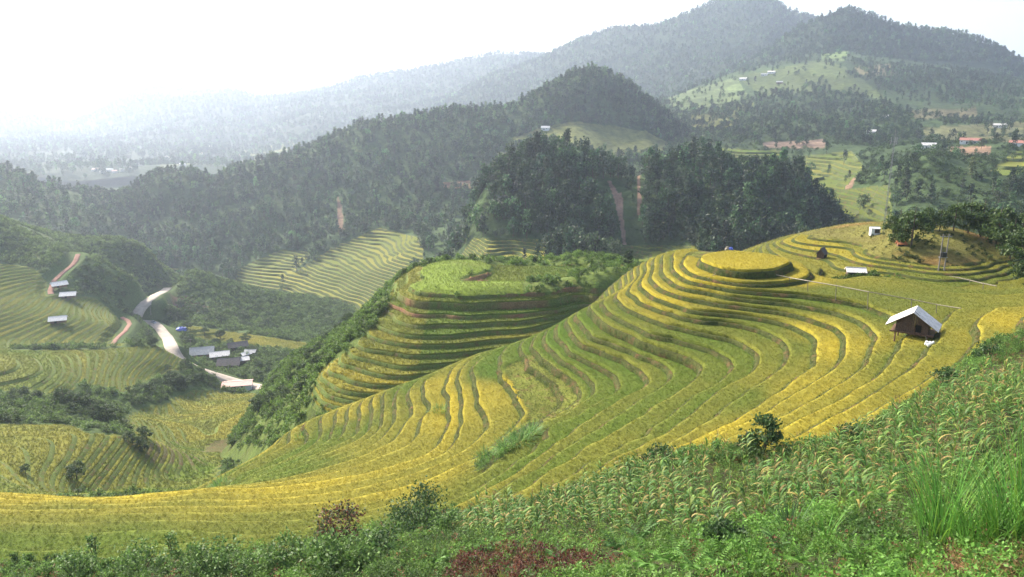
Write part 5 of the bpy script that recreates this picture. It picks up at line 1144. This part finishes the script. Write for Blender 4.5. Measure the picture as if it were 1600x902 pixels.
# ---------------------------------------------------------------- the near slope: maize, weeds, ferns, tall grass, bushes
def gz1(X, Y): return bil(P1[..., 2], X10, Y10, ST1, X, Y)
def q1(px, py): return march(np.atleast_1d(px), np.atleast_1d(py), hf1)
# maize
def maize_mesh(seed):
    r = random.Random(seed); V = []; F = []; C = []; h = r.uniform(1.9, 2.5)
    dry = r.random()
    def cl(k): C.extend([tuple(x * r.uniform(.85, 1.15) for x in k)] * (len(V) - len(C)))
    n = r.randint(9, 12); a0 = r.uniform(0, 6.28)
    for i in range(n):
        z = .15 + (h - .35) * i / n; a = a0 + (i % 2) * math.pi + r.uniform(-.5, .5)
        blade(V, F, (0, 0, z), a, r.uniform(.75, 1.15) * (1 - .3 * abs(i / n - .5)), r.uniform(.10, .16), r.uniform(.35, .8), r.uniform(1.2, 2.5), 6)
        t = r.random(); cl((0.34, 0.28, 0.08) if t < .08 + .22 * dry else (0.19, 0.28, 0.055) if t < .45 else (0.095, 0.205, 0.038))
    lv = len(V), len(F)
    lm = bpy.data.meshes.new('leaves'); lm.from_pydata(V, [], F); lm.materials.append(M['leaf_v'])
    a_ = lm.attributes.new('col', 'FLOAT_COLOR', 'POINT'); a_.data.foreach_set('color', np.c_[np.array(C), np.ones(len(C))].astype(np.float32).ravel()); lm.update()
    st = MB().tube([(0, 0, -.15), (.01, 0, h * .6), (0, .02, h)], [.018, .015, .008], 5)
    V2 = []; F2 = []
    for i in range(6): blade(V2, F2, (0, .02, h - .02), r.uniform(0, 6.28), r.uniform(.22, .38), .018, r.uniform(.05, .6), r.uniform(.1, .7), 3)
    return lm, st, (V2, F2), (V, F, C)
M['stalk'] = mat_plain('maize_stalk', (0.22, 0.22, 0.07), .8, .3, 5, 0)
M['tassel'] = mat_plain('maize_tassel', (0.30, 0.17, 0.09), .9, .35, 5, 0)
MZ = []; mz_lib = []
for i in range(6):
    lm, st, (V2, F2), (V, F, C) = maize_mesh(700 + i); tm = bpy.data.meshes.new('tassel'); tm.from_pydata(V2, [], F2); tm.materials.append(M['tassel']); tm.update()
    MZ.append((lm, st.data('stalk', M['stalk']), tm))
    nv = len(V); VV = V + st.v + V2; FF = F + [tuple(k + nv for k in f) for f in st.f] + [tuple(k + nv + len(st.v) for k in f) for f in F2]
    mz_lib.append(lib_obj('maize', VV, FF, [M['leaf_v'], M['stalk'], M['tassel']], [0] * len(F) + [1] * len(st.f) + [2] * len(F2), np.array(C + [(0, 0, 0)] * (len(st.v) + len(V2)))))
G_MAIZE = scatter_group('maize_scatter', mz_lib)
MAIZE = [(700, 838), (740, 806), (850, 790), (950, 757), (1040, 728), (1120, 716), (1180, 722), (1240, 712), (1330, 694), (1400, 660), (1470, 622), (1530, 582), (1620, 545), (1640, 700), (1560, 720), (1470, 760), (1430, 800), (1370, 815), (1300, 800), (1200, 812), (1120, 838), (1000, 842), (900, 838), (800, 848)]
gx_, gy_ = np.meshgrid(np.arange(-20, 70, 1.1), np.arange(18, 80, .8)); gx_ = (gx_ + rng.normal(0, .13, gx_.shape)).ravel(); gy_ = (gy_ + rng.normal(0, .13, gy_.shape)).ravel()
c_, s_ = math.cos(.5), math.sin(.5); X = gx_ * c_ + gy_ * s_ - 22; Y = -gx_ * s_ + gy_ * c_ + 12
Zz = gz1(X, Y); px, py = project(np.c_[X, Y, Zz]); ok = in_poly(px, py, MAIZE) & (Y > 12) & (Y < 75) & (rng.random(len(X)) < .93) & ((fbm(X * .15, Y * .15, 120, 3) > -.4) | ((px < 1100) & (rng.random(len(X)) < .9)))
Q = np.c_[X, Y, Zz][ok]; d = np.linalg.norm(Q, axis=1); o_ = np.argsort(d); near, rest = Q[o_[:300]], Q[o_[300:]]
print('maize', len(Q))
for i, q in enumerate(near):
    root = empty('maize_plant', tuple(q), rng.uniform(0, 6.28)); props(root, 'half dry maize plant with arching leaves on the near slope', 'maize', 'maize plants on the near slope')
    sc_ = rng.uniform(.65, 1.2); root.scale = (sc_, sc_, sc_); root.rotation_euler[0] = rng.normal(0, .15); root.rotation_euler[1] = rng.normal(0, .15)
    lm, st, tm = MZ[i % 6]; link('leaves', lm, root); link('stalk', st, root); link('tassel', tm, root)
props(scatter('maize', G_MAIZE, rest, (0.1, 0.1, 0.1), rng.uniform(.6, 1.15, len(rest)), None, .15), 'mass of half dry maize farther up the near slope', 'maize')

# weeds and low growth over the whole near slope
def near_pts(n, x0=-75, x1=80, y0=8, y1=82):
    X = rng.uniform(x0, x1, n); Y = rng.uniform(y0, y1, n); Z_ = gz1(X, Y); P_ = np.c_[X, Y, Z_]; px, py = project(P_)
    m = bil(S1.m, X10, Y10, ST1, X, Y); ok = (m < .5) & (px > -150) & (px < 1750) & (py < 1000); return P_[ok], px[ok], py[ok]
Q, px, py = near_pts(60000); dd = np.linalg.norm(Q, axis=1); n_ = fbm(Q[:, 0] * .2, Q[:, 1] * .2, 130, 3)
mz = in_poly(px, py, MAIZE); keep = rng.random(len(Q)) < np.where(mz, .32, .85)
for f_ in [(685, 884), (985, 880), (1010, 893), (1045, 888), (1080, 896), (1120, 893), (1000, 850), (960, 868), (460, 872), (1250, 890)]: keep &= (np.abs(px - f_[0]) > 22) | (np.abs(py - f_[1] + 4) > 14)
Q, px, py, n_, mz = Q[keep], px[keep], py[keep], n_[keep], mz[keep]
base = np.where((n_ > .15)[:, None], np.array((0.15, 0.27, 0.055)), np.where((n_ < -.25)[:, None], np.array((0.08, 0.14, 0.035)), np.array((0.115, 0.205, 0.04))))
lush = ((px > 1080) & (py > 800))[:, None]; base = np.where(lush, base * np.array((1.0, 1.12, 1.0)), base)
redp = in_poly(px, py, [(690, 890), (730, 866), (800, 858), (900, 868), (960, 880), (920, 905), (800, 920), (700, 920)]) & (rng.random(len(Q)) < .75)
base = np.where(redp[:, None], np.array((0.115, 0.045, 0.028)), base); edge = rng.random(len(Q)) < .06; base = np.where(edge[:, None], np.array((0.20, 0.11, 0.05)), base)
strawp = in_poly(px, py, [(1430, 905), (1480, 868), (1560, 850), (1620, 850), (1620, 930), (1430, 930)]); base = np.where((strawp & (rng.random(len(Q)) < .2))[:, None], np.array((0.22, 0.15, 0.07)), base)
straw = Q[strawp]
props(scatter('weeds', G_WEED, Q, base * rng.uniform(.65, 1.35, (len(Q), 1)), rng.uniform(.6, 1.5, len(Q)) * np.where(mz, .8, 1), None, .25), 'tangled green weeds covering the near slope below the maize', 'weeds')
Q, px, py = near_pts(26000); keep = rng.random(len(Q)) < .7; Q = Q[keep]
props(scatter('grass', G_GRASS, Q, np.array((0.14, 0.24, 0.045)) * rng.uniform(.6, 1.5, (len(Q), 1)) + rng.random((len(Q), 1)) ** 5 * np.array((.15, .08, .02)), rng.uniform(.6, 1.6, len(Q)), None, .25), 'wild grass between the weeds on the near slope', 'grass')
straw = np.repeat(straw, 3, 0) + rng.normal(0, .15, (len(straw) * 3, 3)) * (1, 1, 0)
props(scatter('straw', G_GRASS, straw, np.array((0.34, 0.24, 0.10)) * rng.uniform(.6, 1.3, (len(straw), 1)), rng.uniform(.7, 1.3, len(straw)), None, .5), 'dry straw lying in the bottom right corner', 'straw')
# wild patches on the main hillside
n = 26000; X = rng.uniform(-12, 24, n); Y = rng.uniform(70, 128, n); b1 = lambda G: bil(G, X10, Y10, ST1, X, Y)
ok = (b1(wild.astype(float)) > .4) | (b1(wild2.astype(float)) > .4); Q = np.c_[X, Y, zat(S1, X10, Y10, ST1, X, Y)][ok]
scatter('wild_grass', G_GRASS, Q, np.array((0.19, 0.23, 0.04)) * rng.uniform(.6, 1.4, (len(Q), 1)), rng.uniform(.25, .55, len(Q)), S1.root, .25)

# tall cane grass clumps
def cane(p, h, n, label, spread=.5, col=(0.11, 0.23, 0.05), lean=.5, seed=0, wd=.05):
    r = random.Random(seed); V = []; F = []; C = []
    for i in range(n):
        a = r.uniform(0, 6.28); q = spread * math.sqrt(r.random()); l = h * r.uniform(.55, 1.15)
        blade(V, F, (math.cos(a) * q, math.sin(a) * q, -.1), a + r.uniform(-.8, .8), l, wd * r.uniform(.7, 1.3), r.uniform(.03, lean), r.uniform(.2, 1.5), 7)
        k = r.uniform(.6, 1.4); t = r.random(); cc = (col[0] * k * 1.5, col[1] * k * 1.15, col[2] * k) if t < .2 else (col[0] * k, col[1] * k, col[2] * k); C += [cc] * 16
    me = bpy.data.meshes.new('cane_grass'); me.from_pydata(V, [], F); me.materials.append(M['leaf_v']); a_ = me.attributes.new('col', 'FLOAT_COLOR', 'POINT'); a_.data.foreach_set('color', np.c_[np.array(C), np.ones(len(C))].astype(np.float32).ravel()); me.update()
    o = bpy.data.objects.new('cane_grass', me); COL.objects.link(o); o.location = p; return props(o, label, 'cane grass', 'clumps of cane grass')
for i, (bx, by, ty, n, lb) in enumerate([(1472, 848, 690, 150, 'tall bright clump of cane grass in front of the maize'), (1520, 862, 760, 90, 'lower clump of cane grass right of the tallest one'), (1565, 850, 700, 130, 'wide clump of cane grass towards the right edge'), (1610, 842, 670, 130, 'cane grass clump cut by the right edge'),
                                         (1235, 830, 772, 60, 'short bluish cane grass clump below the maize'), (1290, 850, 800, 40, 'thin cane grass tuft amid the lush weeds'), (1170, 880, 845, 30, 'low cane grass tuft near the bottom edge')]):
    q = q1(bx, by)[0]; h = max(.8, at_y(bx, ty, q[1])[2] - q[2]); cane(Vector(q), h * 1.12, n, lb, .28 * h * .7, (0.13, 0.30, 0.05) if i != 4 else (0.09, 0.17, 0.06), .45, 900 + i, .05)
for i, (bx, by, ty, lb) in enumerate([(812, 690, 662, 'bright cane grass clump on the wild strip, upper one'), (790, 702, 680, 'bright cane grass clump on the wild strip, middle one'), (762, 718, 694, 'bluish cane grass clump at the lower end of the wild strip'), (688, 641, 628, 'round green grass tussock among the golden strips'), (470, 682, 672, 'round green tussock low on the ridge'), (345, 758, 744, 'small green tussock at the foot of the ridge'), (830, 676, 656, 'cane grass clump at the upper end of the wild strip')]):
    q = g1(bx, by); h = max(1.0, at_y(bx, ty, q.y)[2] - q.z); cane(q, h * 1.0, 200, lb, .55 * h, (0.15, 0.29, 0.07), 1.1, 920 + i, .06)

# ferns: fronds around a crown
FR = []
for v in range(2):
    r = random.Random(950 + v); mb = MB(); L_ = 1.0
    for i in range(15):
        t = i / 14; x = math.sin(t * 1.15) * L_ * .85; z = .75 * t - .55 * t * t; wl_ = .24 * math.sin(min(1, t * 1.15 + .12) * math.pi) ** .8 + .01
        for s_ in (-1, 1):
            b = len(mb.v); mb.v += [(x - .022, 0, z), (x + .03, s_ * wl_ * .5, z + .025), (x + .05, s_ * wl_, z - .02), (x + .022, 0, z)]; mb.f.append((b, b + 1, b + 2, b + 3))
    me = mb.data('frond', M['leaf_v']); a_ = me.attributes.new('col', 'FLOAT_COLOR', 'POINT'); g = np.array((0.13, 0.27, 0.045)) if v == 0 else np.array((0.085, 0.18, 0.04)); a_.data.foreach_set('color', np.tile(np.r_[g, 1], len(mb.v)).astype(np.float32)); FR.append(me)
fr = random.Random(31)
FERN = [(685, 884, 1.2, 0, 'bright lone fern in front of the red dead bracken'), (985, 880, 1.1, 0, None), (1010, 893, 1.3, 0, None), (1045, 888, 1.2, 0, None), (1080, 896, 1.3, 0, None), (1120, 893, 1.2, 0, None), (960, 868, 1.2, 1, 'dark fern at the edge of the maize'), (1000, 850, 1.4, 1, 'broad fern below the maize'), (870, 882, .9, 1, 'small dark fern amid the dead bracken'),
        (760, 866, 1.0, 1, 'dark fern above the dead bracken'), (1215, 866, 1.0, 1, 'fern beside the lush weeds'), (1250, 890, .9, 0, None), (1330, 885, .9, 0, None), (460, 872, 1.4, 1, 'big fern left of the reddish bush'), (1150, 868, 1.0, 0, None), (620, 870, 1.0, 1, 'fern under the dark round bush'), (1385, 890, .9, 0, None)]
for bx, by, sc_, v, lb in FERN:
    q = q1(bx, by)[0]; root = empty('fern', tuple(q + np.array((0, 0, .4))), fr.uniform(0, 6.28)); root.scale = (sc_ * 1.35,) * 3; props(root, lb or 'bright green fern along the bottom edge of the slope', 'fern', 'ferns on the near slope')
    for k in range(8):
        o = link('frond', FR[v], root); o.rotation_euler = (fr.gauss(0, .12), fr.uniform(-.45, .1), k * .785 + fr.uniform(-.25, .25)); s2 = fr.uniform(.7, 1.15); o.scale = (s2, s2, s2)

# bushes
def bush(p, r_, h, n, leaf, cols, label, seed, name='bush', flat=1.0, cs=.25, clumps=22, group=None):
    r = random.Random(seed); root = empty(name, tuple(p)); props(root, label, 'bush', group)
    sh = dict(clumps=clumps, r=r_, h=h * .9, z0=h * .08, cs=cs * r_, prof=lambda z: math.sqrt(max(0, 1 - (1.25 * z - .3) ** 2)))
    link('foliage', foliage_mesh('foliage', crown_pts(r, n, sh), leaf, cols, seed + 1), root)
    mb = MB()
    for k in range(7):
        a = r.uniform(0, 6.28); mb.tube([(0, 0, -.3), (math.cos(a) * r_ * .3, math.sin(a) * r_ * .3, h * .4), (math.cos(a) * r_ * .6, math.sin(a) * r_ * .6, h * .85)], [.04, .03, .01], 5)
    mb.build('stems', M['bark'], root)
DG = [(0.055, 0.11, 0.032), (0.075, 0.14, 0.04), (0.045, 0.085, 0.026)]; MG = [(0.12, 0.21, 0.05), (0.15, 0.25, 0.06), (0.09, 0.16, 0.04)]; RD = [(0.06, 0.09, 0.03), (0.05, 0.075, 0.025), (0.20, 0.08, 0.05), (0.14, 0.07, 0.04)]
BU = [(655, 828, 772, 46, 2600, .13, DG, 'large dark green rounded bush in front of the golden bands'), (533, 858, 792, 36, 1800, .13, RD, 'reddish leaved bush at the left of the dark round one'), (1192, 712, 655, 24, 1100, .16, DG, 'dark ragged sapling at the edge of the maize'), (1165, 706, 680, 14, 500, .14, DG, 'small dark bush left of the ragged sapling'),
      (540, 888, 850, 60, 2600, .15, MG, 'leafy mid green bush below the reddish one'), (600, 868, 835, 34, 1200, .12, DG, 'dark green bush between the reddish and the round one'), (700, 838, 806, 26, 800, .12, MG, 'light green bush right of the dark round one'), (1030, 726, 700, 24, 800, .13, DG, 'dark green bush at the upper edge of the maize'),
      (990, 745, 722, 22, 700, .13, MG, 'green bush at the left of the maize crest'), (1080, 716, 698, 22, 700, .13, MG, 'green bush along the rim above the maize'), (1330, 690, 668, 22, 600, .12, DG, 'low dark bush where maize meets the golden strips'), (1480, 608, 580, 24, 600, .14, DG, 'dark bush at the upper corner of the maize'), (1545, 562, 540, 20, 500, .14, DG, 'low dark bush at the end of the golden strips'),
      (440, 888, 846, 36, 1300, .14, MG, 'leafy plant mass at the bottom left'), (330, 898, 855, 44, 1400, .14, MG, 'wide light green bush at the bottom left'), (220, 900, 862, 40, 1200, .13, MG, 'rounder bush at the bottom left'), (120, 905, 868, 34, 1000, .13, MG, 'bush near the bottom left corner'), (400, 898, 880, 30, 900, .12, MG, 'low bush beneath the leafy plant mass'),
      (1130, 858, 820, 30, 1000, .11, DG, 'dark shadowed bush at the foot of the maize'), (890, 790, 770, 24, 700, .12, MG, 'green bush on the rim above the maize at the middle'), (800, 800, 782, 22, 600, .12, MG, 'pale green bush on the rim right of the round one'), (270, 872, 835, 12, 260, .13, MG, 'thin upright weed standing above the bottom left bushes'), (150, 878, 838, 12, 260, .13, MG, 'thin weed sticking up near the bottom left')]
for i, (bx, by, ty, rp_, n, lf, cols, lb) in enumerate(BU):
    q = q1(bx, by)[0]; h = max(.6, at_y(bx, ty, q[1])[2] - q[2]); dep = q[1] * cp - q[2] * sp; bush(Vector(q) - Vector((0, 0, .1)), rp_ * dep / FPX, h * 1.05, n, lf, cols, lb, 1000 + 3 * i)
n = 520; px = np.concatenate([rng.uniform(0, 700, 260), rng.uniform(640, 1600, 260)]); py = np.where(px < 700, rng.uniform(876, 905, n), np.interp(px, [p_[0] for p_ in FGB][::-1], [p_[1] for p_ in FGB][::-1]) + rng.uniform(0, 22, n)); q = q1(px, py)
props(scatter('undergrowth', G_SHRUB, q, np.array((0.11, 0.19, 0.045)) * rng.uniform(.6, 1.5, (n, 1)), rng.uniform(.22, .5, n), None, .15), 'leafy undergrowth fringing the near slope', 'undergrowth')
